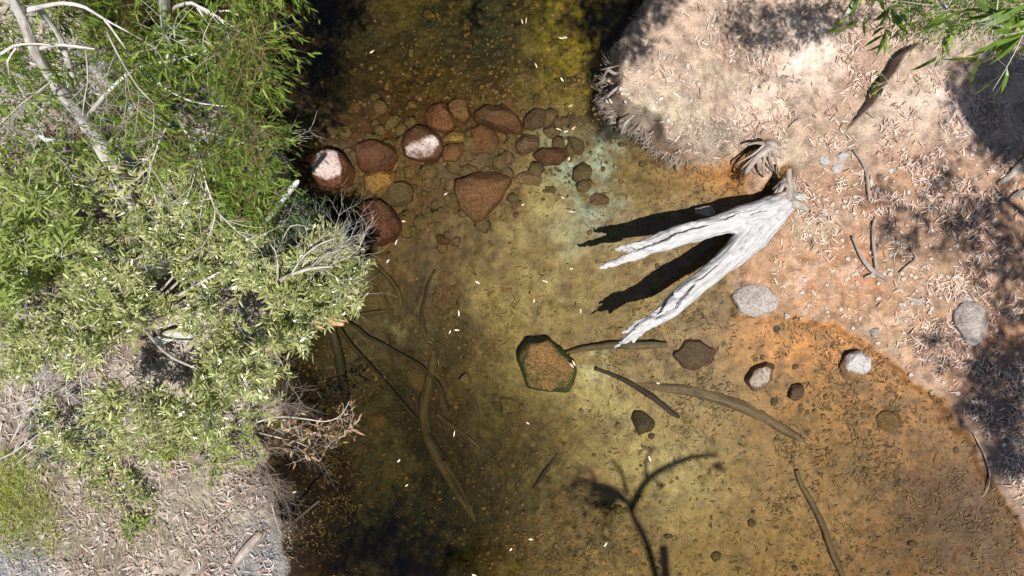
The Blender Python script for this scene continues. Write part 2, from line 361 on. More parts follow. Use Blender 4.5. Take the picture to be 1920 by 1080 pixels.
def height(X, Y, fine=True):
    px = 960+X*120; py = 540-Y*120
    wob = (fbm(X*2.2, Y*2.2, None, 3, 5)-.5)*.32+(fbm(X*9, Y*9, None, 2, 6)-.5)*.06
    dr = poly_sd(X, Y, RBW)+wob; dl = poly_sd(X, Y, LBW)+wob
    ws = sstep(335, 250, py)*sstep(1400, 1290, px)                       # the steep undercut bank
    ws = np.clip(ws + sstep(60, 0, py)*.0, 0, 1)
    inl = np.maximum(dr, 0)
    hr = ws*.72*sstep(.0, .12, inl)+(1-ws)*(.16*sstep(0, 1.3, inl)+.05*sstep(0, .25, inl))+.16*sstep(.6, 4, inl)+.10*sstep(2.5, 8, inl)
    hl = .20*sstep(0, .45, np.maximum(dl, 0))+.3*sstep(.3, 3, np.maximum(dl, 0))
    # bed
    a = np.maximum(-dr, 0); b = np.maximum(-dl, 0)
    gentle = sstep(230, 420, py)
    kr = gentle*(.05*sstep(0, .15, a)+.085*a+.015*a*a)+(1-gentle)*(.35*sstep(0, .3, a)+.28*a)
    kl = .45*sstep(0, .5, b)+.32*b
    dep = np.minimum(kr, kl); dep = .92*(1-np.exp(-dep/.92*1.25))
    up = sstep(190, 60, py); dep = dep*(1+.25*up)
    bar = np.exp(-(((px-860)/260)**2+((py-270)/85)**2)); dep = dep*(1-.42*bar)       # the stony bar
    # a scoured trough lower left
    tr = np.exp(-(((px-820)/190)**2+((py-900)/190)**2)); tr2 = np.exp(-(((px-700)/230)**2+((py-960)/260)**2)); dep = dep+.85*np.maximum(tr*.55, tr2)*sstep(0, .9, b)
    h = np.where(dr > 0, hr, np.where(dl > 0, hl, -dep))
    # ledges
    for L, amp, fall in ((LEDGE, .34, 1.3), (LEDGE2, .14, .4)):
        d, sd_, tt = line_sd(X, Y, L); n = len(L)-1
        fade = sstep(0, .25, tt/n)*sstep(1, .6, tt/n)
        s = -d*sd_
        h = h+amp*fade*np.where(s > 0, np.exp(-(s/fall)**2)*sstep(0, .03, s), 0)
    for L, amp in ((CRACK, .32), (CRACK2, .26)):
        d, sd_, tt = line_sd(X, Y, L); n = len(L)-1
        h = h-amp*np.exp(-(d/.085)**2)
    land = (h > 0)
    h = h+(fbm(X*.9, Y*.9, None, 3, 21)-.5)*np.where(land, .10, .10)*sstep(.0, .15, np.abs(h))
    h = h+(fbm(X*5, Y*5, None, 4, 31)-.5)*np.where(land, .05, .045)*(sstep(0, .1, np.abs(h))*.8+.2)
    if fine: h = h+(fbm(X*24, Y*24, None, 2, 41)-.5)*.012
    return h

def blobs(px, py, L):
    m = np.zeros(px.shape)
    for cx, cy, rx, ry, a, w in L:
        c, s = math.cos(math.radians(a)), math.sin(math.radians(a))
        u = ((px-cx)*c+(py-cy)*s)/rx; v = (-(px-cx)*s+(py-cy)*c)/ry
        m = np.maximum(m, w*np.exp(-(u*u+v*v)**1.3))
    return m

def albedo(X, Y, h):
    k = CAM_H/(CAM_H-h); wx = (fbm(X*1.5, Y*1.5, None, 4, 51)-.5)*70; wy = (fbm(X*1.5, Y*1.5, None, 4, 61)-.5)*70
    wx2 = (fbm(X*7, Y*7, None, 3, 52)-.5)*30
    px = 960+X*120*k+wx+wx2; py = 540-Y*120*k+wy+wx2
    n1 = fbm(X*2.2, Y*2.2, None, 4, 71); n2 = fbm(X*6, Y*6, None, 4, 81); n3 = fbm(X*3.3, Y*3.3, None, 5, 82, .6); n4 = fbm(X*3.8+X*Y*.02, Y*3.8, None, 5, 83, .62)
    C = np.zeros(X.shape+(3,)); D = np.zeros(X.shape)
    def lay(m, c):
        m = np.clip(m, 0, 1)[..., None]; C[:] = C*(1-m)+np.array(c)*m
    # bed, from left to right
    lay(np.ones(X.shape), (.115, .08, .042))
    lay(sstep(760, 1010, px), (.225, .175, .085))
    lay(sstep(1050, 1330, px+(py-540)*.25), (.25, .185, .09))
    lay(sstep(1330, 1560, px+(py-540)*.0)*sstep(230, 330, py), (.36, .19, .07))
    lay(blobs(px, py, [(1560, 650, 150, 60, 15, 1), (1350, 330, 90, 50, 0, .8), (1470, 640, 130, 70, 0, .8)]), (.50, .25, .10))
    lay(blobs(px, py, [(1400, 960, 230, 190, 0, .9), (1330, 850, 200, 90, 10, .8)]), (.24, .17, .082))
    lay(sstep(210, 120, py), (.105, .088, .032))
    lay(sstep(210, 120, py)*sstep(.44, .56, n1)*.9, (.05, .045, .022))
    lay(blobs(px, py, [(1090, 70, 90, 90, 0, 1), (1060, 170, 90, 50, 0, .6)])*sstep(.3, .55, n2), (.27, .25, .04))
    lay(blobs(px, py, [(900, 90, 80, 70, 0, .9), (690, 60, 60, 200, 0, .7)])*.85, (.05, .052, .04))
    lay(blobs(px, py, [(800, 275, 310, 110, 0, 1), (690, 400, 170, 110, 0, .9), (900, 330, 120, 60, 0, .8)])*.92, (.088, .041, .019))
    lay(blobs(px, py, [(985, 275, 60, 50, 0, .9), (700, 335, 60, 40, 0, 1)]), (.19, .14, .055))
    lay(blobs(px, py, [(1080, 335, 50, 95, -30, 1), (1145, 275, 32, 65, 10, .9), (1050, 420, 40, 60, 0, .4)])*.95*sstep(.2, .5, n2), (.36, .50, .52))
    lay(blobs(px, py, [(1000, 430, 60, 110, 10, .8), (960, 560, 90, 70, 0, .5)])*sstep(.3, .6, n1), (.40, .36, .19))
    lay(blobs(px, py, [(790, 430, 110, 60, 0, .6), (700, 430, 60, 60, 0, .7), (760, 560, 90, 90, 0, .5)])*sstep(.35, .6, n1), (.16, .12, .06))
    lay(blobs(px, py, [(840, 620, 90, 70, 0, .8), (780, 560, 40, 120, 0, .8), (690, 560, 60, 60, 0, .7), (900, 470, 30, 60, 20, .5)])*sstep(.4, .58, n2), (.045, .03, .018))
    lay(blobs(px, py, [(1120, 750, 130, 60, 20, 1), (1230, 870, 130, 80, 30, .8)])*.9, (.40, .37, .20))
    lay(blobs(px, py, [(1120, 700, 30, 34, 0, 1), (735, 632, 16, 10, 0, 1), (1135, 685, 16, 12, 0, 1)])*sstep(.3, .5, n2), (.45, .45, .33))
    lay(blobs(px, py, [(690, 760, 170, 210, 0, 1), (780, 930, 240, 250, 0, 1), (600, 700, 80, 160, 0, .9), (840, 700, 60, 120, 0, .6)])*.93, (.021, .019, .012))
    lay(blobs(px, py, [(560, 150, 110, 260, 0, 1), (600, 400, 80, 90, 0, 1), (580, 20, 120, 120, 0, 1)])*.92, (.022, .017, .013))  # shade of the left trees, deepened by painting the muddy bed near black
    lay(blobs(px, py, [(760, 930, 240, 200, 0, .5), (700, 700, 120, 100, 0, .5)])*sstep(.52, .66, n3), (.07, .065, .035))
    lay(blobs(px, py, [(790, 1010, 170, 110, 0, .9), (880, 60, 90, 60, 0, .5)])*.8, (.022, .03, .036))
    lay(blobs(px, py, [(950, 900, 110, 130, 0, .7), (930, 770, 60, 60, 0, .6)])*.9, (.07, .06, .03))
    lay(blobs(px, py, [(990, 1010, 150, 70, 0, .9), (1130, 990, 90, 80, 0, .7)])*.9, (.10, .065, .025))
    lay(blobs(px, py, [(740, 880, 70, 50, 0, .7), (850, 1010, 40, 30, 0, .9), (640, 860, 30, 60, 0, .4)])*sstep(.45, .65, n2), (.15, .14, .09))
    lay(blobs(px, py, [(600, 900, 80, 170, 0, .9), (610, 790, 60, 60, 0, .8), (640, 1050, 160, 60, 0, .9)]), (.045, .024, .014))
    lay(blobs(px, py, [(1700, 940, 230, 90, 35, .9), (1640, 870, 120, 70, 20, .7), (1230, 680, 90, 40, 10, .9), (1700, 800, 140, 60, 30, .7), (1330, 600, 60, 50, 0, .7)])*.9*sstep(.34, .55, n2), (.115, .08, .036))
    lay(blobs(px, py, [(1800, 1000, 170, 150, 30, 1), (1700, 1060, 140, 80, 0, .7)]), (.085, .042, .015))
    lay(blobs(px, py, [(1790, 750, 50, 40, 45, .9), (1700, 690, 30, 25, 0, .8)]), (.30, .155, .06))
    lay(sstep(.52, .66, n3)*.45*(px > 1050), (.15, .105, .055))
    lay(sstep(.54, .66, n4)*.55*sstep(1000, 850, px), (.05, .038, .022))
    lay(sstep(.42, .33, n4)*.35*sstep(880, 1000, px)*(px < 1350), (.30, .27, .17))
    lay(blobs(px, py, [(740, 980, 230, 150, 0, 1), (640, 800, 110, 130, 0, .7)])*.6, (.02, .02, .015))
    # mottling where the bed is weedy
    D = sstep(230, 140, py)*1.0+blobs(px, py, [(820, 300, 330, 160, 0, .6), (800, 900, 300, 220, 0, .8), (1050, 1030, 250, 90, 0, 1), (1600, 780, 220, 90, 30, .5)])
    D = np.clip(D, 0, 1)
    D = np.where(h > 0, 0, D)
    # right bank
    R = (h > -.012)&(X > 1.0)
    m = sstep(-.004, .008, h)*(X > 1.0)
    lay(m, (.33, .215, .14))
    lay(m*sstep(380, 240, py)*.95, (.375, .295, .235))
    lay(m*blobs(px, py, [(1280, 230, 120, 60, 30, 1), (1460, 300, 60, 40, 0, .9), (1590, 240, 60, 50, 0, .9), (1540, 440, 60, 60, 0, .6), (1370, 140, 80, 60, 0, .6), (1680, 130, 50, 40, 0, .7)]), (.36, .31, .24))
    lay(m*blobs(px, py, [(1500, 90, 90, 80, 0, 1), (1780, 210, 120, 40, 0, .8), (1450, 180, 60, 50, 0, .7), (1400, 200, 40, 30, 0, .6)]), (.56, .48, .42))
    lay(m*blobs(px, py, [(1510, 540, 120, 70, 0, 1), (1420, 480, 60, 60, 0, .7), (1600, 570, 90, 30, 15, .8)]), (.33, .20, .115))
    lay(m*blobs(px, py, [(1605, 500, 40, 40, 0, 1), (1640, 390, 40, 30, 0, .8), (1655, 550, 30, 25, 0, .8), (1880, 640, 30, 60, -30, .6)]), (.36, .18, .095))
    lay(m*blobs(px, py, [(1780, 520, 110, 60, 20, .9), (1740, 380, 90, 50, 0, .8), (1700, 640, 60, 50, 0, .7)]), (.35, .25, .15))
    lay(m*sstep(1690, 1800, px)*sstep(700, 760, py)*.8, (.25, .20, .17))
    lay(m*sstep(.52, .64, n3)*.45, (.27, .20, .145))
    lay(m*sstep(.44, .34, n4)*.4, (.45, .37, .31))
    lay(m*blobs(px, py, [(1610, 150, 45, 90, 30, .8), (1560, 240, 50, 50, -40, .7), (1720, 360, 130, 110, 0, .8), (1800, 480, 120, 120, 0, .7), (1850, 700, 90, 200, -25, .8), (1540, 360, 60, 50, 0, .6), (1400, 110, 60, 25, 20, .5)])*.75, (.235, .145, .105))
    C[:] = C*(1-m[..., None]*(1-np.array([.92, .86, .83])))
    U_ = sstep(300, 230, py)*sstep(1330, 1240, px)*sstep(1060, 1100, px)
    lay(U_*sstep(.12, -.0, h)*sstep(-.62, -.2, h)*.9, (.018, .015, .01))  # shadow below the undercut edge, painted as a dark strip
    # left bank
    m = sstep(-.03, .03, h)*(X < 0)
    lay(m, (.17, .135, .112))
    lay(m*sstep(.42, .6, n1)*.8, (.32, .28, .235))
    lay(m*blobs(px, py, [(490, 1060, 60, 60, 0, 1), (20, 1060, 70, 50, 0, 1)]), (.20, .198, .205))
    lay(m*blobs(px, py, [(150, 120, 120, 70, 0, 1), (20, 190, 40, 60, 0, 1)]), (.33, .30, .29))
    C *= (.86+.28*n2)[..., None]
    return np.clip(C, .005, .9), D

def graded(lo, hi, step, far):
    a = np.arange(lo, hi+step*.5, step); out = []; d = step; x = hi
    while x < far: d *= 1.22; x += d; out.append(x)
    o = np.array(out)
    return np.concatenate([-(o[::-1])+(lo+hi) if False else (lo-(o[::-1]-hi)), a, o])
xs = graded(-8.7, 8.7, .021, 90); ys = graded(-5.2, 5.2, .021, 90)
GX, GY = np.meshgrid(xs, ys); shp = GX.shape
H = height(GX.ravel(), GY.ravel()).reshape(shp)
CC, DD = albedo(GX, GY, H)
V = np.stack([GX, GY, H], -1).reshape(-1, 3)
ny, nx = shp
i = (np.arange(ny-1)[:, None]*nx+np.arange(nx-1)[None]).ravel()
mb = MB(); mb.add(V, [np.stack([i, i+1, i+nx+1, i+nx], -1)])
ground = mb.build('ground', M_ground); tag(ground, kind='structure')
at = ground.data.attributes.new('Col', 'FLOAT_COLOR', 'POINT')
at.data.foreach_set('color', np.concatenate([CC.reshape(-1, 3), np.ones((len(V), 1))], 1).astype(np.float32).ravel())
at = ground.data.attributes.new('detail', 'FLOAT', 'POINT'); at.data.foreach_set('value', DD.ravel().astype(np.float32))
ground['label'] = 'creek bed of olive and orange silt rising to pale sandy banks'

# bilinear lookup of the ground for placing
def G(x, y):
    x = np.atleast_1d(np.asarray(x, float)); y = np.atleast_1d(np.asarray(y, float))
    ix = np.clip(np.searchsorted(xs, x)-1, 0, nx-2); iy = np.clip(np.searchsorted(ys, y)-1, 0, ny-2)
    fx = np.clip((x-xs[ix])/(xs[ix+1]-xs[ix]), 0, 1); fy = np.clip((y-ys[iy])/(ys[iy+1]-ys[iy]), 0, 1)
    return (H[iy, ix]*(1-fx)+H[iy, ix+1]*fx)*(1-fy)+(H[iy+1, ix]*(1-fx)+H[iy+1, ix+1]*fx)*fy
def G1(x, y): return float(G(x, y)[0])
def ongr(px, py, dz=0.0):
    """photo pixel -> point on the ground"""
    z = 0.0
    for _ in range(4): p = P(px, py, z); z = G1(p.x, p.y)
    p = P(px, py, z); p.z = z+dz; return p

# water: a closed body whose top is the surface
mb = MB(); S = 88.0
n = 2
v = [(-S, -S, -3), (S, -S, -3), (S, S, -3), (-S, S, -3), (-S, -S, 0), (S, -S, 0), (S, S, 0), (-S, S, 0)]
mb.add(v, [[(0, 3, 2, 1), (4, 5, 6, 7), (0, 1, 5, 4), (1, 2, 6, 5), (2, 3, 7, 6), (3, 0, 4, 7)]])
water = mb.build('water', M_water, smooth=False); tag(water, 'clear tea-coloured creek water over the bed', kind='structure')

# ------------------------------------------------------------------ rocks
def rock(name, label, poly, top, bot, mat, group=None, box=.62, rough=1.0, tilt=(0, 0), seed=0, cat='rock'):
    zt = max(min(top, .4), -1)
    pts = [P(x, y, zt*.6) for x, y in poly]
    cx = sum(p.x for p in pts)/len(pts); cy = sum(p.y for p in pts)/len(pts)
    NT_, NR = 72, 30
    th = np.arange(NT_)/NT_*2*math.pi-math.pi
    r = np.full(NT_, 0.0); np_ = len(pts)
    for i in range(np_):
        ax, ay = pts[i].x-cx, pts[i].y-cy; bx, by = pts[(i+1) % np_].x-cx, pts[(i+1) % np_].y-cy
        ex, ey = bx-ax, by-ay; dx, dy = np.cos(th), np.sin(th); den = dx*ey-dy*ex
        den = np.where(np.abs(den) < 1e-9, 1e-9, den); tt = (ax*ey-ay*ex)/den; uu = (ax*dy-ay*dx)/den
        ok = (tt > 0) & (uu >= -.001) & (uu <= 1.001); r = np.where(ok, np.maximum(r, tt), r)
    r = np.where(r <= 0, r[r > 0].mean(), r)
    r = (.2*np.roll(r, 1)+.6*r+.2*np.roll(r, -1))*1.07; rad = r
    size = rad.mean()
    ln = np.random.default_rng(seed+500).normal(0, .09, 2) if (mat in (M_redrock, M_brownrock, M_darkrock) and not any(k_ == 'tilt' for k_ in ()) and top < 0) else (0, 0); tilt = (tilt[0]+ln[0], tilt[1]+ln[1])
    ph = np.linspace(0, 1, NR)**.9*math.pi
    rho = np.sin(ph)**box; rho[0] = rho[-1] = 0
    zz = np.sign(np.cos(ph))*np.abs(np.cos(ph))**.75
    R = rho[:, None]*r[None]; X = R*np.cos(th)[None]; Y = R*np.sin(th)[None]
    Z = np.where(zz > 0, zz*(top-bot)*.42, zz*(top-bot)*.58)[:, None]+(bot+(top-bot)*.58)
    Z = np.repeat(Z, NT_, 1) if Z.shape[1] == 1 else Z
    Z = Z+(tilt[0]*X+tilt[1]*Y)
    rg = np.random.default_rng(seed*13+1)
    for _ in range(int(16*rough+4)):
        nv = rg.normal(0, 1, 3); nv[2] = abs(nv[2])*1.1; nv /= np.linalg.norm(nv)
        zc = Z-(bot+(top-bot)*.5); dd = X*nv[0]+Y*nv[1]+zc*nv[2]; cut = dd.max()*rg.uniform(.74, .95); ex = np.maximum(dd-cut, 0)*.85
        X = X-nv[0]*ex; Y = Y-nv[1]*ex; Z = Z-nv[2]*ex
    rr = np.sqrt(X*X+Y*Y).max(0); kx = np.clip(r/np.maximum(rr, 1e-4), .8, 1.35); kx = .25*np.roll(kx, 1)+.5*kx+.25*np.roll(kx, -1); X = X*kx; Y = Y*kx
    f = 1.0/max(size, .12)
    def nz(s_, q): return fbm(X*f*q+seed*7.7+s_, Y*f*q+3.3, Z*f*q+s_*2.1, 4, seed+s_)-.5
    A = size*.22*(.4+.6*rough)
    w = np.sin(ph)[:, None]**.3
    X = X+nz(1, 2.2)*A*w; Y = Y+nz(2, 2.2)*A*w; Z = Z+nz(3, 2.6)*A*.75+nz(4, 8)*A*.5+nz(5, 20)*A*.16
    Z[0] = Z[0].mean(); X[0] = X[0].mean(); Y[0] = Y[0].mean(); Z[-1] = Z[-1].mean(); X[-1] = X[-1].mean(); Y[-1] = Y[-1].mean()
    v = np.stack([X+cx, Y+cy, Z], -1).reshape(-1, 3)
    i = np.arange(NR-1)[:, None]*NT_; j = np.arange(NT_)[None]; kk = (j+1) % NT_
    q = np.stack([i+j, i+NT_+j, i+NT_+kk, i+kk], -1).reshape(-1, 4)
    m = MB(); m.add(v, [q])
    ob = m.build(name, mat, loc=(cx, cy, (top+bot)/2))
    return tag(ob, label, cat, group)

GB = 'stones of the submerged bar across the creek'; GS = 'stones lying in the shallow orange water'; GK = 'stones on the right bank'; GD = 'stones scattered on the creek bed'
RK = [
 ('round red-brown submerged stone with a dark pit, above the white-topped rock', [(793,207),(807,187),(827,187),(843,207),(848,233),(830,245),(807,240),(795,227)], -.10, -.75, M_redrock, GB, {}),
 ('small blocky red stone between the round stone and the long red boulder', [(837,190),(857,178),(877,187),(882,210),(867,222),(848,213)], -.12, -.7, M_redrock, GB, {}),
 ('long red submerged boulder at the upstream edge of the stone bar', [(890,203),(903,188),(937,190),(967,203),(985,223),(982,242),(950,242),(913,230),(890,220)], -.08, -.8, M_redrock, GB, {}),
 ('tan brown submerged stone just right of the long red boulder', [(983,217),(1000,198),(1023,197),(1033,210),(1020,230),(1000,237),(985,233)], -.14, -.8, M_brownrock, GB, {}),
 ('small grey brown stone touching the tan stone on its lower right', [(1020,233),(1040,220),(1053,230),(1050,247),(1033,257),(1022,247)], -.2, -.8, M_brownrock, GB, {}),
 ('dim brown stone furthest upstream on the right end of the bar', [(1053,210),(1080,200),(1107,217),(1100,233),(1067,233)], -.3, -.9, M_darkrock, GB, {}),
 ('round brown stone with a pale sandy flank left of the flat orange stone', [(970,253),(987,238),(1010,240),(1017,263),(1003,283),(977,287),(963,270)], -.18, -.8, M_brownrock, GB, {}),
 ('flat orange-red stone pointed at both ends on the right of the bar', [(1000,287),(1023,272),(1067,275),(1073,287),(1050,303),(1023,305)], -.1, -.6, M_redrock, GB, {}),
 ('narrow brown stone standing right of the flat orange-red stone', [(1067,253),(1083,250),(1100,267),(1093,287),(1073,283)], -.2, -.7, M_brownrock, GB, {}),
 ('small oval brown stone on pale sand right of the big brown slab', [(937,280),(953,275),(963,290),(957,305),(942,302)], -.15, -.7, M_brownrock, GB, {}),
 ('red-brown boulder whose dry pinkish white top breaks the water', [(747,260),(750,240),(770,223),(797,233),(820,250),(827,277),(813,298),(783,297),(757,287)], .09, -.7, M_redrock, None, dict(box=.42, tilt=(.05,-.72), rough=.45)),
 ('small orange mossy stone right of the white-topped boulder', [(828,247),(850,241),(870,248),(868,262),(848,262),(827,261)], -.14, -.6, M_ochre, GB, {}),
 ('red-brown stone against the lower right side of the white-topped boulder', [(827,267),(850,264),(870,265),(870,280),(853,297),(830,297)], -.14, -.6, M_redrock, GB, {}),
 ('broad dim brown slab in the middle of the stone bar', [(873,233),(903,227),(930,243),(940,263),(920,287),(890,290),(873,277)], -.2, -.8, M_redrock, GB, {}),
 ('broad flat red-brown slab between the pink dry rock and the white-topped boulder', [(663,270),(693,260),(730,263),(740,287),(727,310),(693,320),(667,313)], -.1, -.6, M_redrock, GB, dict(box=.45)),
 ('red boulder with dappled pink dry top beside the overhanging gum leaves', [(568,290),(598,268),(633,283),(653,313),(647,337),(620,350),(590,340)], .12, -.7, M_redrock, None, dict(box=.55, tilt=(-.3,.15), rough=.6)),
 ('flat bright ochre yellow stone under water below the broad slab', [(670,327),(707,313),(737,320),(733,343),(707,363),(677,350)], -.22, -.6, M_ochre, GB, dict(box=.45)),
 ('dim brown stone just below the ochre yellow stone', [(707,367),(727,337),(753,333),(773,353),(767,380),(733,383)], -.25, -.8, M_brownrock, GB, {}),
 ('large triangular dark red stone pointing down the creek', [(853,337),(887,323),(933,312),(957,333),(937,373),(893,415),(860,383)], -.08, -.7, M_redrock, None, dict(box=.42, rough=.5)),
 ('long low brown stone right of the triangular stone', [(957,327),(977,315),(1030,323),(1030,340),(1003,348),(967,340)], -.16, -.7, M_brownrock, GD, {}),
 ('large round red-brown boulder half in tree shade near the bush', [(657,400),(673,377),(703,372),(733,393),(747,420),(733,447),(707,457),(670,443)], -.03, -.8, M_redrock, None, dict(box=.5)),
 ('small dim red stone on sand right of the large round boulder', [(813,440),(830,433),(850,443),(843,460),(820,460)], -.3, -.8, M_redrock, GD, {}),
 ('flat squarish brown stone above the tip shadow of the grey log', [(1100,367),(1120,360),(1153,363),(1157,387),(1133,400),(1107,387)], -.16, -.6, M_brownrock, GD, {}),
 ('small red stone upstream of the pink dappled boulder', [(643,187),(663,183),(675,197),(663,210),(647,203)], -.3, -.9, M_redrock, GD, {}),
 ('large faint red-brown slab with a dark hole in mid creek', [(807,533),(827,517),(853,527),(867,553),(857,580),(827,593),(807,577)], -.32, -.9, M_brownrock, GD, {}),
 ('tiny round orange stone alone on olive silt', [(937,540),(948,532),(960,540),(955,550),(942,550)], -.35, -.8, M_ochre, GD, {}),
 ('largest mid-creek boulder, flat brown top ringed by green algae', [(966,677),(982,640),(999,628),(1030,634),(1053,657),(1085,687),(1095,707),(1081,735),(1053,746),(1030,737),(993,730),(980,697)], -.10, -1.0, M_algae, None, dict(box=.5, rough=.6)),
 ('dim round green-dark stone left of the long sunken trunk', [(753,700),(770,692),(793,703),(797,730),(780,743),(757,727)], -.4, -1, M_darkrock, GD, {}),
 ('small faint brown stone just right of the long sunken trunk', [(857,713),(877,700),(890,713),(883,727),(863,727)], -.45, -1, M_brownrock, GD, {}),
 ('dark squarish algae-covered stone below left of the largest boulder', [(933,747),(977,743),(980,780),(940,783)], -.42, -1, M_darkrock, GD, {}),
 ('round brown stone beside the dead leafy branch', [(673,790),(697,778),(717,790),(713,817),(680,820)], -.25, -.9, M_brownrock, GD, {}),
 ('large pale rough boulder at the waterline below the log fork', [(1375,557),(1383,540),(1410,530),(1443,537),(1461,560),(1455,583),(1417,597),(1390,583)], .15, -.25, M_greyrock, GS, dict(rough=.5, box=.5)),
 ('grey stone partly under the upper arm of the log', [(1293,403),(1307,390),(1337,383),(1357,390),(1340,402),(1313,410)], .13, -.35, M_greyrock, GS, {}),
 ('little grey pebble right of the large pale waterline boulder', [(1468,590),(1476,585),(1484,590),(1482,598),(1472,599)], .06, -.08, M_palerock, GS, {}),
 ('small grey stone with a dark crescent gap at the right shoreline', [(1632,622),(1640,612),(1652,612),(1652,628),(1638,632)], .12, -.1, M_greyrock, GK, {}),
 ('wide flat submerged brown stone with crescent shadow below the log tip', [(1265,663),(1283,637),(1320,633),(1345,653),(1341,683),(1313,695),(1279,693)], -.04, -.45, M_brownrock, GS, dict(box=.5)),
 ('wet brown stone with a glinting tip above the water', [(1405,717),(1415,693),(1440,679),(1458,687),(1455,717),(1443,727),(1419,735)], .07, -.35, M_brownrock, GS, dict(box=.85)),
 ('small wet brown stone with a shiny top right of the glinting one', [(1485,747),(1491,723),(1510,720),(1512,740),(1500,755)], .035, -.3, M_brownrock, GS, dict(box=.85)),
 ('chalk white topped stone standing in shallow orange water', [(1582,687),(1591,667),(1613,657),(1630,673),(1640,700),(1620,717),(1592,713)], .09, -.2, M_palerock, GS, dict(box=.6, tilt=(0,.55), rough=.6)),
 ('dark brown submerged stone alone on the yellow sand', [(1189,793),(1197,771),(1213,777),(1236,793),(1229,820),(1207,827)], -.1, -.65, M_darkrock, GS, {}),
 ('low sandy mound stone in the shallow leaf litter', [(1650,785),(1660,768),(1690,775),(1700,800),(1670,812),(1655,802)], -.03, -.22, M_ochre, GS, {}),
 ('big oval grey boulder half in tree shade on the bank', [(1790,585),(1804,568),(1827,569),(1846,583),(1854,606),(1848,634),(1834,648),(1816,643),(1802,622),(1790,604)], .62, .15, M_greyrock, GK, dict(rough=.6)),
 ('smaller grey stone above the big oval boulder', [(1783,560),(1795,550),(1818,553),(1826,564),(1806,569),(1788,569)], .50, .12, M_greyrock, GK, {}),
 ('flat grey stone left of the big oval boulder', [(1702,562),(1713,555),(1732,559),(1749,569),(1735,574),(1713,571)], .36, .1, M_greyrock, GK, {}),
 ('round bluish grey stone with a small dark gap at its side', [(1529,297),(1539,290),(1552,295),(1555,305),(1546,312),(1534,309)], .40, .12, M_palerock, GK, {}),
 ('smooth bluish stone on the clay near the round grey one', [(1560,290),(1573,283),(1588,288),(1586,300),(1568,303)], .36, .12, M_palerock, GK, {}),
 ('long pale yellowish slab leaning on the clay below the smooth bluish stone', [(1554,320),(1562,306),(1576,302),(1582,310),(1570,326),(1558,327)], .37, .12, M_palerock, GK, {}),
 ('pale flat stone by the roots above the log', [(1445,330),(1452,318),(1460,330),(1455,340)], .2, .0, M_palerock, GK, {}),
 ('pale tan stone near the lone bank root', [(1535,398),(1548,392),(1556,400),(1548,408)], .36, .14, M_palerock, GK, {}),
 ('small pale pebble in litter left of the shade', [(1660,320),(1668,316),(1674,322),(1666,328)], .42, .2, M_palerock, GK, {}),
 ('chalky white block showing through the grey-green shrub', [(297,483),(310,475),(333,490),(332,515),(310,516)], .75, .2, M_white, None, {}),
 ('small white stone above the chalky white block', [(265,432),(275,426),(286,437),(280,450),(268,446)], .6, .2, M_white, None, {}),
 ('white stone in the gap left of the shrub centre', [(158,618),(172,610),(182,624),(176,640),(160,636)], .5, .2, M_white, None, {}),
 ('white stone among bare twigs at the shrub foot', [(88,688),(102,680),(114,690),(106,702),(90,700)], .5, .2, M_white, None, {}),
 ('pale stone at the left picture edge behind leaves', [(8,556),(22,545),(34,558),(28,572),(12,570)], .6, .2, M_white, None, {}),
]
for n_, (lab, poly, top, bot, m, g, kw) in enumerate(RK):
    px = sum(p[0] for p in poly)/len(poly); py = sum(p[1] for p in poly)/len(poly)
    w = ongr(px, py)
    if m in (M_palerock, M_greyrock, M_white) and g != GS: top = w.z+(.16 if len(poly) > 8 else .06 if m is not M_white else .75); bot = w.z-.15
    else:
        top = max(top, w.z+.05) if top < 0 else top
        bot = min(bot, w.z-.12)
    if g == GD: top = min(top, w.z+.13)
    if m is M_darkrock: top = min(top, w.z+.2)
    rock('rock' if len(poly) > 4 and 'pebble' not in lab else 'small_rock', lab, poly, top, bot, m, g, seed=n_+3, **kw)

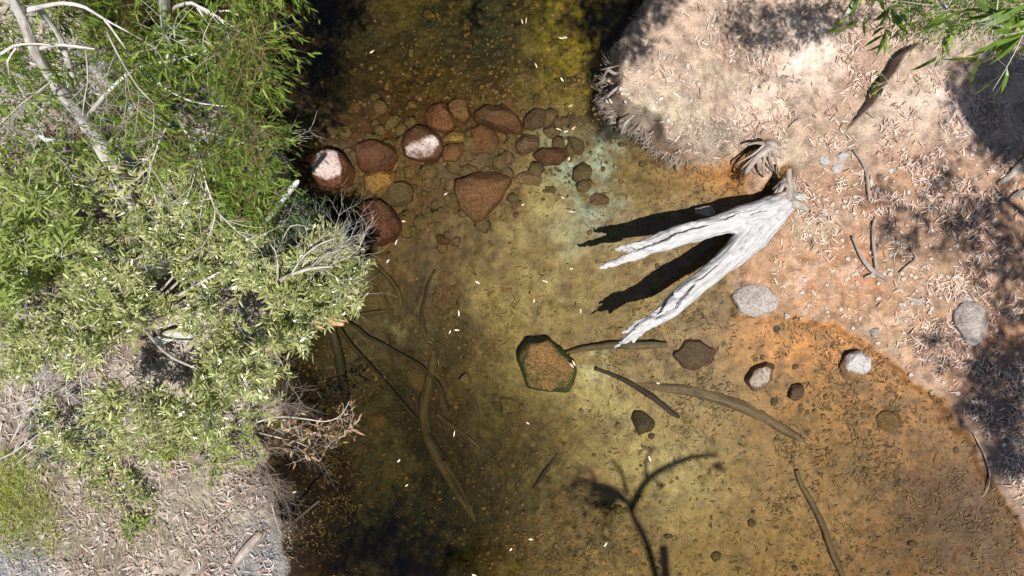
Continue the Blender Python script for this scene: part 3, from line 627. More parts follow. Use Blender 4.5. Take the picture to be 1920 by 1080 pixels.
# ------------------------------------------------------------------ the forked dead log
def forked_log():
    hz = lambda t: .30+.85*t
    A = [(1506, 366, .08, 8), (1486, 376, .20, 16), (1462, 388, .30, 25), (1440, 402, .36, 30), (1413, 410, .40, 29), (1385, 414, .46, 26), (1363, 417, .52, 23), (1313, 431, .66, 22), (1260, 447, .80, 22), (1203, 466, .95, 19), (1184, 473, 1.0, 12)]
    B = [(1462, 388, .30, 24), (1443, 400, .34, 30), (1420, 428, .40, 29), (1400, 452, .46, 26), (1367, 484, .54, 23), (1333, 512, .64, 23), (1297, 541, .74, 24), (1258, 577, .86, 24), (1222, 601, .98, 19), (1195, 620, 1.05, 13), (1172, 638, 1.1, 7), (1152, 652, 1.14, 2.2)]
    mk = lambda L: [(*P(x, y, z), r*(.84 if z > .6 else .94 if z > .5 else 1.04)/120*(CAM_H-z)/CAM_H) for x, y, z, r in L]
    A, B = mk(A), mk(B)
    m = MB(); m.tube(A, 20, .05); m.tube(B, 20, .05)
    # splinters
    for x0, y0, z0, x1, y1, z1, r in ((1205, 474, .92, 1124, 503, 1.12, 11), (1180, 484, 1.0, 1134, 499, 1.1, 7), (1214, 459, .95, 1153, 468, 1.06, 10), (1190, 462, .98, 1160, 473, 1.05, 6), (1210, 598, 1.0, 1166, 624, 1.06, 8), (1200, 612, 1.0, 1150, 653, 1.14, 7), (1215, 612, .95, 1186, 640, 1.02, 7), (1240, 583, .95, 1190, 606, 1.04, 8), (1228, 600, .95, 1178, 634, 1.06, 8)):
        p = P(x0, y0, z0); q = P(x1, y1, z1)
        m.tube([(*p, r/120), (*((p+q)/2), r*.75/120), (*q, r*.3/120)], 8, .04, rough=.25, seed=int(x0))
    o = m.build('log_body', M_log)
    md = o.modifiers.new('r', 'REMESH'); md.mode = 'VOXEL'; md.voxel_size = .0115; md.use_smooth_shade = True
    dg = bpy.context.evaluated_depsgraph_get(); me = o.evaluated_get(dg).to_mesh()
    n = len(me.vertices); v = np.empty(n*3); me.vertices.foreach_get('co', v); v = v.reshape(-1, 3)
    nr = np.empty(n*3); me.vertices.foreach_get('normal', nr); nr = nr.reshape(-1, 3)
    nf = len(me.polygons); ls = np.empty(len(me.loops), np.int32); me.loops.foreach_get('vertex_index', ls)
    lt = np.empty(nf, np.int32); me.polygons.foreach_get('loop_total', lt); lst = np.empty(nf, np.int32); me.polygons.foreach_get('loop_start', lst)
    quads = np.stack([ls[lst[lt == 4]+k] for k in range(4)], -1); tris = np.stack([ls[lst[lt == 3]+k] for k in range(3)], -1) if (lt == 3).any() else None
    o.evaluated_get(dg).to_mesh_clear(); bpy.data.objects.remove(o)
    # grain coordinates along the nearer arm
    best = np.full(n, 1e9); g = np.zeros((n, 3))
    for arm, L in ((0, A), (1, B)):
        L = smooth_path(L, .08); u = 0
        for i in range(len(L)-1):
            a, b = L[i, :3], L[i+1, :3]; d = b-a; ln = np.linalg.norm(d)
            t = np.clip(((v-a)@d)/(ln*ln), 0, 1); off = v-a-t[:, None]*d; ds = (off**2).sum(1)
            s_ = np.array([d[1], -d[0], 0])/ln; up = np.cross(s_, d/ln)
            k = ds < best; best = np.where(k, ds, best)
            gg = np.stack([u+t*ln, off@s_, off@up], -1)
            g[k] = gg[k]; u += ln
    f1 = fbm(g[:, 0]*1.6, g[:, 1]*22, g[:, 2]*22, 3, 3)-.5; f2 = fbm(g[:, 0]*3, g[:, 1]*60, g[:, 2]*60, 2, 5)-.5; f3 = fbm(v[:, 0]*3, v[:, 1]*3, v[:, 2]*3, 3, 9)-.5
    disp = f1*.026+f2*.007+f3*.085
    tipn = sstep(.92, 1.1, v[:, 2]); disp = disp-tipn*.022*sstep(.5, .62, fbm(v[:, 0]*16, v[:, 1]*16, v[:, 2]*16, 3, 8))
    # long splits along the upper faces
    for hx, hy, hz_, hr, hd in ((1232, 592, .95, .05, .10), (1252, 580, .92, .035, .08), (1268, 556, .86, .03, .07), (1352, 410, .55, .03, .06), (1205, 466, .95, .03, .06)):
        hp = P(hx, hy, hz_); dd = np.hypot(v[:, 0]-hp.x, v[:, 1]-hp.y)+(fbm(v[:, 0]*20, v[:, 1]*20, None, 2, 12)-.5)*.05; disp = disp-np.where(nr[:, 2] > 0, hd*np.exp(-(dd/hr)**2), 0)
    def crack(L, wd, dp):
        nonlocal disp
        pts = np.array([P(x, y, z)[:] for x, y, z in L])
        jag = (fbm(v[:, 0]*14, v[:, 1]*14, None, 3, 77)-.5)*.06
        d, sd_, tt = line_sd(v[:, 0]+jag, v[:, 1]+jag, [tuple(p[:2]) for p in pts])
        nn = len(L)-1; w = wd*(sstep(0, .12, tt/nn)*sstep(1, .85, tt/nn)+.15)*(.5+1.0*vnoise(tt*5, tt*0, None, 9))
        disp = disp-np.where(nr[:, 2] > -.1, dp*np.exp(-(d/np.maximum(w, 1e-3))**2), 0)
    crack([(1150, 478, 1.1), (1200, 462, .95), (1240, 447, .85), (1270, 434, .8), (1300, 425, .7), (1328, 421, .65)], .022, .11)
    crack([(1180, 473, 1.), (1230, 456, .9), (1262, 440, .8)], .015, .06)
    crack([(1298, 533, .75), (1284, 545, .8), (1271, 563, .85), (1264, 582, .9), (1250, 592, .95), (1228, 588, .98)], .026, .12)
    crack([(1262, 548, .85), (1246, 562, .9), (1225, 590, 1.)], .016, .06)
    crack([(1352, 411, .55), (1372, 404, .5)], .016, .07)
    crack([(1395, 404, .45), (1430, 396, .4)], .008, .04)
    crack([(1345, 492, .6), (1318, 515, .68), (1300, 527, .7)], .008, .04)
    v = v+nr*disp[:, None]
    root = thing('forked_log', 'weathered silver grey forked log reaching from the right bank over the water', 'log', (P(1440, 400, .2)))
    m = MB(); m.add(v, [quads]+([tris] if tris is not None else []), .5, g); m.build('trunk', M_log, root)
    # root plate where it leaves the ground
    rs = [[(1470, 392, .36, 10), (1478, 372, .36, 9), (1480, 352, .34, 7), (1478, 330, .42, 6), (1480, 316, .5, 4)],
          [(1480, 352, .36, 5), (1470, 345, .36, 5), (1460, 362, .3, 4), (1440, 378, .22, 3)],
          [(1478, 330, .42, 4), (1488, 345, .36, 4), (1490, 362, .34, 3), (1476, 368, .34, 3)],
          [(1452, 372, .36, 5), (1468, 364, .36, 4), (1486, 360, .33, 3), (1496, 366, .3, 2)],
          [(1475, 372, .34, 4), (1474, 385, .33, 3), (1478, 398, .30, 2.5)],
          [(1462, 350, .3, 3), (1452, 365, .26, 3), (1446, 380, .25, 2)],
          [(1474, 334, .4, 5), (1462, 346, .28, 4), (1450, 356, .18, 3)],
          [(1480, 380, .33, 12), (1500, 385, .28, 8), (1515, 392, .22, 4)]]
    for k, L in enumerate(rs):
        MB().tube([(*P(x, y, z+.04), r/120) for x, y, z, r in L], 8, .03, rough=.35, seed=k).build('root', M_root, root)
    return root
forked_log()

# ------------------------------------------------------------------ sunken and lying wood
def wood(name, label, L, mat, cat, sides=10, rough=.25, flat=.8, group=None, lift=0.0, absz=False, forks=(), seed=0):
    pts = []
    for q in L:
        x, y, r = q[0], q[1], q[-1]
        if absz: p = P(x, y, q[2])
        else:
            p = ongr(x, y); p.z += r/120*.35+lift
        pts.append((*p, r/120))
    f = []
    for F in forks:
        fp = []
        for q in F:
            p = P(q[0], q[1], q[2]) if absz else ongr(q[0], q[1]); 
            if not absz: p.z += q[-1]/120*.4+lift
            fp.append((*p, q[-1]/120))
        f.append(fp)
    if not f:
        o = MB().tube(pts, sides, .05, rough=rough, flat=flat, seed=seed).build(name, mat, loc=pts[0][:3]); return tag(o, label, cat, group)
    root = thing(name, label, cat, pts[0][:3], group)
    MB().tube(pts, sides, .05, rough=rough, flat=flat, seed=seed).build('stem', mat, root)
    for k, fp in enumerate(f): MB().tube(fp, 7, .05, rough=rough, seed=seed+k+1).build('branch', mat, root)
    return root
GW = 'sunken branches and roots on the creek bed'
wood('sunken_log', 'pale smooth sunken log lying across the orange shallows', [(1185, 716, 5), (1240, 726, 9), (1300, 734, 10), (1352, 748, 11.5), (1400, 765, 11), (1450, 793, 9.5), (1500, 822, 7), (1510, 828, 4)], M_sunkpale, 'log', 14, .35, .5, lift=-.035)
wood('sunken_log', 'splintery reddish brown log under water beneath the log tip', [(1060, 662, 4), (1100, 652, 6), (1150, 647, 7), (1200, 646, 8), (1250, 646, 5)], M_sunkpale, 'log', 10, .45, .7, lift=.05, seed=2)
wood('sunken_log', 'long dark sunken trunk running down the middle of the creek', [(812, 655, 4), (812, 680, 9), (809, 700, 9), (802, 728, 10.5), (795, 762, 11.5), (799, 806, 11), (815, 850, 10), (840, 895, 8.5), (868, 940, 7), (893, 978, 4)], M_sunk, 'log', 14, .3, .6, lift=.0, seed=3,
     forks=[[(832, 862, 6), (858, 905, 5), (880, 948, 4), (890, 972, 3)]])
wood('sunken_root', 'thin dark wavy root curving from the bank to the sunken trunk', [(628, 598, 4), (665, 610, 3.5), (690, 630, 3.5), (715, 642, 3), (760, 668, 3.5), (790, 685, 4), (815, 710, 4), (826, 725, 3.5), (836, 750, 3), (842, 768, 2)], M_darkwood, 'root', 8, .3, 1, lift=.05, group=GW, seed=4)
wood('sunken_root', 'straight dark root running diagonally below the wavy one', [(632, 605, 5), (655, 640, 4.5), (680, 668, 4), (720, 712, 3.5), (760, 760, 3), (800, 805, 3), (830, 850, 2)], M_darkwood, 'root', 8, .3, 1, lift=.05, group=GW, seed=5)
wood('sunken_log', 'broad brown sunken trunk beside the left bank', [(622, 618, 9), (634, 660, 10), (641, 700, 10), (648, 745, 8), (655, 790, 6)], M_darkwood, 'log', 12, .2, .6, lift=.0, seed=6)
wood('sunken_root', 'long thin split branch lying on the sand at the bottom edge', [(1492, 880, 4), (1500, 905, 4.5), (1522, 945, 6), (1542, 985, 7), (1556, 1025, 7), (1575, 1070, 6), (1590, 1110, 5)], M_sunkpale, 'branch', 8, .3, .7, lift=.02, group=GW, seed=7)
wood('sunken_root', 'curved dim root right of the grey-green bush', [(668, 470, 4), (700, 492, 5), (728, 520, 5), (748, 550, 5), (752, 575, 4)], M_sunk, 'root', 8, .3, .8, lift=.0, group=GW, seed=8)
wood('sunken_root', 'low curved branch from the orange stump into the creek', [(640, 600, 5), (680, 590, 6), (725, 582, 4)], M_sunk, 'root', 8, .3, .8, group=GW, seed=9)
wood('sunken_root', 'upright dark weedy branch in mid creek above the sunken trunk', [(816, 505, 2), (803, 530, 3), (797, 560, 3.5), (790, 590, 3), (800, 625, 2)], M_darkwood, 'branch', 8, .4, .6, group=GW, seed=10)
wood('sunken_root', 'thin twig beside the sunken trunk pointing to the lower right', [(818, 775, 5), (850, 800, 5), (880, 822, 4), (900, 840, 2)], M_sunk, 'branch', 8, .3, .7, group=GW, seed=11)
wood('sunken_root', 'dark greenish root below the splintery log', [(1115, 690, 4), (1170, 712, 5), (1220, 742, 6), (1262, 775, 5), (1275, 782, 2)], M_darkwood, 'root', 8, .3, .7, group=GW, seed=12)
wood('sunken_root', 'dark curved twig on the sand below the greenish patch', [(1000, 915, 2), (1018, 890, 5), (1035, 865, 3), (1045, 850, 1.5)], M_darkwood, 'branch', 7, .3, .8, group=GW, seed=13)
wood('branch_stub', 'orange and white broken branch end at the waterline under the bush', [(566, 597, .13, 6), (590, 600, .12, 7), (615, 604, .09, 6), (645, 608, -.02, 3)], M_orange, 'branch', 10, .5, .8, absz=True, seed=14, forks=[[(600, 604, .1, 4), (622, 598, .08, 3), (650, 603, 0, 1.5)], [(585, 606, .08, 4), (600, 614, .05, 3), (612, 618, .0, 1.5)]])
wood('dead_stick', 'straight brown stick leaning from the left bank into dark water', [(600, 938, .0, 3), (565, 966, .12, 3), (528, 996, .3, 3)], M_sunk, 'stick', 7, .2, 1, absz=True, seed=15)
wood('dead_stick', 'pale thin stick at the left bank edge crossing the brown stick', [(508, 940, .28, 1.6), (516, 970, .28, 2), (526, 1000, .25, 1.8)], M_root, 'stick', 6, .2, 1, absz=True, seed=16)
wood('dead_plank', 'flat weathered grey plank of wood on the left bank gravel', [(492, 996, 6), (470, 1020, 8), (450, 1045, 7), (438, 1062, 4)], M_root, 'driftwood', 8, .2, .45, lift=.04, seed=17)
GR = 'exposed roots and sticks on the right bank'
wood('bank_root', 'thin straight root with a dark gap beside it on the bank', [(1598, 282, 2), (1612, 300, 2.6), (1622, 322, 3), (1625, 350, 3), (1628, 378, 2)], M_root, 'root', 7, .25, 1, lift=.03, group=GR, seed=18)
wood('bank_root', 'forked grey root shaped like a hook beside the big litter patch', [(1596, 444, 2.5), (1606, 468, 3.5), (1618, 490, 4), (1634, 508, 4.5), (1650, 518, 4), (1664, 528, 2.5)], M_root, 'root', 8, .25, 1, lift=.04, group=GR, seed=19,
     forks=[[(1640, 408, 2), (1634, 425, 3), (1635, 455, 3), (1637, 480, 3), (1640, 506, 3)], [(1638, 508, 3.5), (1630, 516, 3), (1618, 520, 1.5)]])
wood('bank_root', 'short bowed root arching out of the bank right of the hook root', [(1684, 512, 1.5), (1700, 498, 2.2), (1712, 488, 2.2), (1713, 478, 1.4)], M_root, 'root', 7, .2, 1, lift=.03, group=GR, seed=20)
wood('bank_root', 'pale bent stick at the foot of the clay ledge', [(1598, 216, 1.4), (1614, 211, 2), (1626, 213, 2.2), (1638, 222, 1.2)], M_root, 'stick', 7, .2, 1, lift=.02, group=GR, seed=21)
wood('bank_root', 'pale root curving over the low ledge on the plateau', [(1478, 240, 1.5), (1488, 230, 2.2), (1504, 222, 2.4), (1522, 215, 2), (1530, 222, 1)], M_root, 'root', 7, .2, 1, lift=.03, group=GR, seed=22)
wood('driftwood', 'pale driftwood stick in the litter at the right edge', [(1868, 346, 3), (1890, 330, 6), (1912, 310, 8), (1940, 285, 8)], M_root, 'driftwood', 8, .3, .7, lift=.03, seed=23)
wood('driftwood', 'second pale driftwood piece below the first at the right edge', [(1885, 378, 2), (1903, 366, 5), (1930, 358, 7)], M_root, 'driftwood', 8, .3, .7, lift=.03, seed=24)
wood('dead_stick', 'long thin bare twig lying on the plateau', [(1305, 224, 1), (1330, 229, 1.4), (1362, 234, 1.5), (1392, 240, 1.2), (1410, 232, .8)], M_root, 'twig', 5, .2, 1, lift=.03, group=GR, seed=25, forks=[[(1330, 229, 1), (1352, 244, 1), (1378, 248, .6)], [(1362, 234, 1), (1350, 262, .8), (1338, 268, .5)]])
wood('dead_stick', 'thin crooked stem running into the water at the lower right', [(1822, 812, 1), (1836, 838, 1.4), (1846, 862, 1.5), (1853, 890, 1.4), (1848, 915, 1), (1840, 930, .6)], M_root, 'twig', 5, .2, 1, lift=.04, group=GR, seed=26)
# the root stump above the log
st = thing('root_stump', 'dead twisted root stump arching over a dark hollow above the log', 'stump', ongr(1440, 276))
for k in range(11):
    a = .25+k*.13+U(-.09, .09); tx = 1438-math.cos(a+.35)*(62 if k < 6 else 44)*U(.8, 1.15)+(k-4)*2.6; ty = 272+math.sin(a+.45)*66*U(.8, 1.1)
    x0, y0 = 1443+U(-7, 5), 272+U(-5, 5); mx = (x0+tx)/2+U(-5, 7); my = (y0+ty)/2-U(0, 8); r = random.choice((1.4, 2, 2.6, 5.5))*U(.8, 1.2)
    MB().tube([(*P(x0, y0, .40), r*1.3/120), (*P(mx, my, .37), r/120), (*P(tx*.75+mx*.25, ty*.75+my*.25, .26), r*.8/120), (*P(tx, ty, .05), r*.4/120)], 7, .03, rough=.5, seed=40+k).build('root', M_root, st)
for k, L in enumerate([[(1436, 268, .36, 6), (1446, 270, .42, 8), (1458, 276, .36, 4), (1476, 280, .28, 2)], [(1446, 274, .40, 5), (1456, 284, .34, 4), (1462, 296, .25, 2)], [(1438, 270, .4, 4), (1418, 268, .33, 2.5), (1400, 272, .3, 1.5)]]):
    MB().tube([(*P(x, y, z+.03), r/120) for x, y, z, r in L], 9, .03, rough=.5, seed=70+k).build('root', M_root, st)

# root fringe of the undercut bank
m = MB()
EDGE = [(1196, 20), (1176, 62), (1150, 100), (1136, 140), (1134, 180), (1146, 212), (1170, 236), (1205, 250), (1220, 272), (1250, 297), (1290, 308)]
E = smooth_path([(x, y, 0, 1) for x, y in EDGE], 6)
for k in range(430):
    i = RNG.integers(0, len(E)-1); x, y = E[i, :2]; t = E[min(i+1, len(E)-1), :2]-E[max(i-1, 0), :2]; t = t/np.linalg.norm(t); nrm = np.array([-t[1], t[0]])
    dens = 1.0 if 140 < y else .35
    if U() > dens: continue
    out = U(8, 46)*(1.0 if y > 120 else .6); inn = U(5, 45); dr = U(-25, 25)
    a = np.array([x, y])-nrm*inn*-1*(-1) ; b = np.array([x, y])+nrm*out*.35+t*dr*.5; c = np.array([x, y])+nrm*out*.6+t*dr
    # which side is the bank? (towards +x)
    sgn = 1 if nrm[0] < 0 else -1
    a = np.array([x, y])-sgn*nrm*inn; b = np.array([x, y])+sgn*nrm*out*.22+t*dr*.5; c = np.array([x, y])+sgn*nrm*out*.5+t*dr
    pa = ongr(*a, .012); pm = ongr(*(a*.4+np.array([x, y])*.6), .03); z1 = U(.25, .55)*pm.z/.6; pb = P(*b, max(z1, .1)); pc = P(*c, U(-.1, .3))
    r = U(.0022, .006)*(1 if U() < .88 else 2)
    m.tube([(*pa, r), (*pm, r), (*pb, r*.8), (*pc, r*.3)], 4, .07, rnd=U())
tag(m.build('root_fringe', M_root), 'mat of fine dry roots hanging over the undercut edge of the right bank', 'roots', kind='stuff')
for k, L in enumerate([[(1192, 74, .62, 2.5), (1178, 79, .66, 3), (1166, 80, .6, 3), (1158, 90, .45, 2.2), (1154, 104, .3, 1.5)], [(1175, 134, .6, 2), (1152, 138, .62, 3), (1140, 132, .6, 3), (1131, 146, .4, 2), (1128, 155, .3, 1)],
                       [(1172, 120, .6, 1.5), (1140, 128, .55, 1.5), (1126, 131, .4, 1.2)], [(1165, 160, .62, 2.5), (1148, 172, .6, 3), (1138, 182, .5, 2), (1133, 178, .4, 1)], [(1190, 215, .6, 2), (1172, 232, .5, 3), (1165, 250, .3, 2)]]):
    o = MB().tube([(*P(x, y, z+.02), r/120) for x, y, z, r in L], 7, .03, rough=.3, seed=60+k).build('bank_root', M_root, loc=P(*L[0][:3]))
    tag(o, ['pale looped root hanging off the top corner of the undercut bank', 'thick white root bending over the western tip of the bank', 'thin straight root poking out over the water', 'curved root low on the western bank edge', 'knobbly root at the lower bend of the undercut bank'][k], 'root', 'roots hanging from the undercut bank')
m = MB()
for k in range(520):   # fine surface roots on the plateau rim
    x, y = U(1170, 1420), U(235, 330)
    if not (200+.42*(x-1170) > y-60 > .0*(x) and y < 318): continue
    a = U(0, 6.28); L = U(8, 34); pts = []
    for j in range(4):
        xx = x+math.cos(a)*L*j/3; yy = y+math.sin(a)*L*j/3; a += U(-.6, .6); pts.append((*ongr(xx, yy, .008+.006*j % .01), U(.0018, .004)))
    m.tube(pts, 3, None, rnd=U())
tag(m.build('surface_roots', M_root), 'web of hair-thin dry roots on the lower rim of the plateau', 'roots', kind='stuff')

# ------------------------------------------------------------------ leaves lying about
def scatter(n, x0, x1, y0, y1, dens):
    out = []
    got = 0
    while got < n:
        x = U(x0, x1, n*3); y = U(y0, y1, n*3); k = U(0, 1, n*3) < dens(x, y)
        out.append(np.stack([x[k], y[k]], 1)); got += k.sum()
        if len(out) > 60: break
    return np.vstack(out)[:n]
def to_ground(q):
    z = np.zeros(len(q))
    for _ in range(3):
        k = (CAM_H-z)/CAM_H/120; X = (q[:, 0]-960)*k; Y = (540-q[:, 1])*k; z = G(X, Y)
    return X, Y, z
def lie(m, q, L, W, dz, tilt=.35, align=None, seed=0, rnd=None, sick=.12):
    X, Y, z = to_ground(q); n = len(q)
    a = U(0, 2*math.pi, n) if align is None else align+RNG.normal(0, .7, n)
    D = np.stack([np.cos(a), np.sin(a), RNG.normal(0, tilt*.5, n)], 1)
    N = np.stack([RNG.normal(0, tilt, n), RNG.normal(0, tilt, n), np.ones(n)], 1)
    B = np.stack([X, Y, z+dz*U(.3, 1.2, n)], 1)-D*(L*.5)[:, None]*np.array([1, 1, 0])
    m.leaves(B, D, N, L, W, RNG.normal(0, .12, n), RNG.normal(0, sick, n), rnd)
    return X, Y, z
def d_right(x, y):
    X, Y, z = to_ground(np.stack([x, y], 1)); on = (z > .03) & (X > 1)
    base = .035+.16*sstep(.5, .62, fbm(X*2.2, Y*2.2, None, 3, 91))
    heavy = blobs(x, y, [(1610, 150, 50, 90, 30, 1), (1560, 240, 60, 50, -40, .8), (1650, 90, 60, 50, 0, .7), (1400, 110, 60, 25, 20, .5), (1720, 330, 140, 90, 0, .8), (1650, 470, 90, 60, 0, .5), (1800, 330, 120, 160, 0, .8),
                         (1850, 700, 110, 230, -25, .9), (1520, 370, 50, 60, 0, .5), (1570, 400, 60, 80, 0, .5), (1420, 215, 70, 30, 0, .5), (1480, 250, 40, 40, 0, .4), (1530, 15, 120, 30, 0, .3), (1450, 520, 60, 30, 0, .12), (1760, 110, 80, 40, 0, .4), (1580, 340, 60, 50, 0, .5)])
    bare = blobs(x, y, [(1500, 560, 130, 75, 0, 1), (1440, 480, 50, 60, 0, .8), (1230, 170, 60, 60, 0, .6), (1590, 235, 40, 40, 0, 1), (1290, 250, 110, 40, 20, .9), (1330, 170, 90, 50, 0, .75), (1520, 130, 70, 60, 0, .6), (1690, 130, 35, 35, 0, 1), (1460, 300, 40, 30, 0, .8)])
    gate = .05+1.1*sstep(.43, .56, fbm(X*3.2, Y*3.2, None, 4, 97)); return on*np.clip((base+heavy)*gate*(1-.93*bare), 0, 1)
q = scatter(5600, 1120, 2000, -60, 1140, d_right)
n = len(q); m = MB()
lie(m, q[200:], U(.07, .165, n-200), U(.011, .020, n-200), .028)
tag(m.build('leaf_litter', M_litter, smooth=False), 'pinkish tan fallen gum leaves strewn over the right bank', 'leaf litter', kind='stuff')
# the 280 largest are leaves of their own
def lone_leaves(q, name, label, cat, group, mat, Lr, Wr, zf, tilt=.2):
    X, Y, z = to_ground(q); protos = []
    for k in range(4):
        mm = MB(); sk = [-.22, -.1, .12, .25][k]
        mm.leaves(np.array([[-.5, 0, 0]]), np.array([[1., 0, .05]]), np.array([[0., 0, 1]]), np.array([1.]), np.array([1.]), .1, 0, np.array([0.]), fold=.0)
        v = mm.v[0]; v[:, 1] = v[:, 1]*1.0
        me_o = mm.build(name, mat, smooth=False); me = me_o.data; bpy.data.objects.remove(me_o)
        for vv in me.vertices: vv.co.y += 0; vv.co.z += .06*abs(vv.co.y)
        protos.append((me, sk))
    for k in range(len(q)):
        me, sk = protos[k % 4]
        o = bpy.data.objects.new(name, me); COL.objects.link(o)
        a = U(0, 6.283); L = U(*Lr); W = U(*Wr)
        Mx = Matrix.Translation((X[k], Y[k], zf if zf is not None else z[k]+.03)) @ Matrix.Rotation(a, 4, 'Z') @ Matrix.Rotation(RNG.normal(0, tilt), 4, 'X') @ Matrix.Rotation(RNG.normal(0, tilt*.6), 4, 'Y')
        o.matrix_world = Mx @ Matrix(((L, sk*0, 0, 0), (0, W, 0, 0), (0, 0, W, 0), (0, 0, 0, 1)))
        tag(o, label, cat, group)
LMK = [('the undercut bank tip', 1190, 150), ('the root-fringed lower rim', 1290, 250), ('the dark shade at the top of the plateau', 1400, 60), ('the pale middle of the plateau', 1500, 110), ('the clay ledge', 1620, 140), ('the bare grey clay below the ledge', 1610, 240),
       ('the overhanging green gum leaves', 1740, 130), ('the root stump', 1440, 275), ('the base of the forked log', 1490, 390), ('the two bluish stones', 1560, 300), ('the thin straight root', 1630, 340), ('the hook-shaped root', 1640, 480), ('the bowed root', 1710, 500),
       ('the driftwood at the right edge', 1880, 330), ('the big oval grey boulder', 1820, 610), ('the flat grey stone', 1725, 565), ('the bare orange sand', 1500, 550), ('the orange shoreline', 1700, 690), ('the shaded shore at the lower right', 1860, 800), ('the deep shade at the right edge', 1880, 200), ('the mottled shade patch', 1740, 400)]
LML = [('the bright grass tuft', 30, 930), ('the grey plank', 465, 1025), ('the corner gravel', 20, 1060), ('the shore edge', 510, 930), ('the pale herb patch', 215, 910), ('the tiny weed tuft', 260, 985), ('the seedling clump', 380, 850), ('the middle of the flattened dry grass', 180, 1020), ('the open litter', 350, 960)]
LMF = [('the head of the creek by the left shade', 700, 60), ('the yellow-green patch at the top', 1050, 120), ('the right end of the stone bar', 1060, 250), ('the triangular red stone', 880, 370), ('the half shaded round boulder', 745, 440), ('the shadow of the upper log arm', 1060, 420), ('the middle of the creek', 980, 550),
       ('the greenish-edged boulder', 1060, 690), ('the sunken trunk', 830, 780), ('the bottom edge', 910, 1030), ('the branch shadow', 1150, 960), ('the dark lower left water', 640, 960), ('the waterline under the bush', 640, 600)]
def by_landmark(q, LM, fmt, name, gfmt, mat, Lr, Wr, zf, tilt=.2):
    d = np.stack([(q[:, 0]-a)**2+(q[:, 1]-b)**2 for _, a, b in LM], 1).argmin(1)
    for i, (nm, a, b) in enumerate(LM):
        if (d == i).any(): lone_leaves(q[d == i], name, fmt % nm, 'leaf', gfmt % nm, mat, Lr, Wr, zf, tilt)
by_landmark(q[:200], LMK, 'long pinkish fallen leaf near %s', 'fallen_leaf', 'fallen leaves near %s', M_litter, (.13, .18), (.016, .023), None)
# leaves floating on the water: places read from the photo
FL = [(695,35),(715,127),(978,70),(985,68),(1048,95),(1055,93),(1003,143),(1050,165),(1066,210),(1072,250),(1045,252),(1058,256),(1064,305),(1070,400),(1053,375),(980,388),(840,370),(765,420),(752,458),(738,492),
      (898,530),(1068,505),(1020,528),(1000,563),(865,585),(1085,582),(1072,676),(862,615),(850,618),(988,780),(860,792),(770,830),(784,870),(895,1035),(913,1047),(958,998),(1150,950),(1128,1000),(993,983),(675,1035),(1220,905),(1228,715),(1068,680),(600,620),(690,498),(560,915),(1210,850)]
by_landmark(np.array(FL, float), LMF, 'small pale leaf floating near %s', 'floating_leaf', 'leaves floating near %s', M_floatleaf, (.06, .12), (.014, .026), .006, .04)

def d_sunk(x, y):
    X, Y, z = to_ground(np.stack([x, y], 1)); wet = (z < -.01)
    hv = blobs(x, y, [(1720, 830, 190, 150, 35, 1), (1800, 950, 150, 120, 0, .9), (1620, 760, 90, 70, 0, .6), (1270, 590, 80, 50, 0, .6), (1320, 610, 70, 60, 0, .7), (1250, 700, 120, 40, 15, .8), (1310, 770, 45, 45, 0, .8), (1600, 660, 50, 40, 0, .6),
                      (1510, 860, 60, 60, 0, .9), (1500, 950, 50, 60, 0, .9), (1560, 980, 60, 40, 30, .5), (580, 900, 70, 170, 0, .9), (640, 720, 80, 80, 0, .5), (1330, 330, 80, 40, 0, .5), (900, 620, 120, 80, 0, .35), (1450, 640, 60, 60, 0, .4), (1500, 1060, 50, 40, 0, .6), (1650, 1040, 200, 80, 0, .5)])
    cl = sstep(.42, .6, fbm(X*3, Y*3, None, 4, 95)); return wet*np.clip((.10*(x > 1100)+.05+hv)*(.12+.9*cl), 0, 1)
q = scatter(7500, 540, 1980, 180, 1140, d_sunk); n = len(q); m = MB()
lie(m, q, U(.03, .14, n), U(.006, .017, n), .016, .25, rnd=U(0, 1, n))
tag(m.build('sunken_leaves', M_sunkleaf, smooth=False), 'brown waterlogged leaves settled on the creek bed', 'leaf litter', kind='stuff')

m = MB(); q = scatter(3600, 540, 1980, -40, 1120, lambda x, y: (G(*to_ground(np.stack([x, y], 1))[:2]) < -.03)*np.clip(.15+sstep(.48, .6, fbm(x/55., y/55., None, 4, 96)), 0, 1)); n = len(q)
lie(m, q, U(.015, .06, n), U(.004, .013, n), .015, .4, rnd=U(0, 1, n))
tag(m.build('sunken_debris', M_sunkleaf, smooth=False), 'fine dark bits of leaf and twig settled over the creek bed', 'debris', kind='stuff')
def d_left(x, y):
    X, Y, z = to_ground(np.stack([x, y], 1)); on = (z > .05) & (X < 0)
    return on*np.clip(.25+.8*sstep(.4, .6, fbm(X*2.5, Y*2.5, None, 3, 93)), 0, 1)
q = scatter(14000, -120, 560, 60, 1150, d_left); n = len(q); m = MB()
lie(m, q, U(.05, .17, n), U(.010, .026, n), .05, .5)
tag(m.build('leaf_litter', M_greylitter, smooth=False), 'grey and pinkish dead leaves covering the left bank', 'leaf litter', kind='stuff')
q = scatter(260, 150, 530, 860, 1085, d_left)
by_landmark(q[:95], LML, 'broad dry leaf on the litter near %s', 'fallen_leaf', 'broad dry leaves near %s', M_litter, (.11, .19), (.018, .032), None, .35)

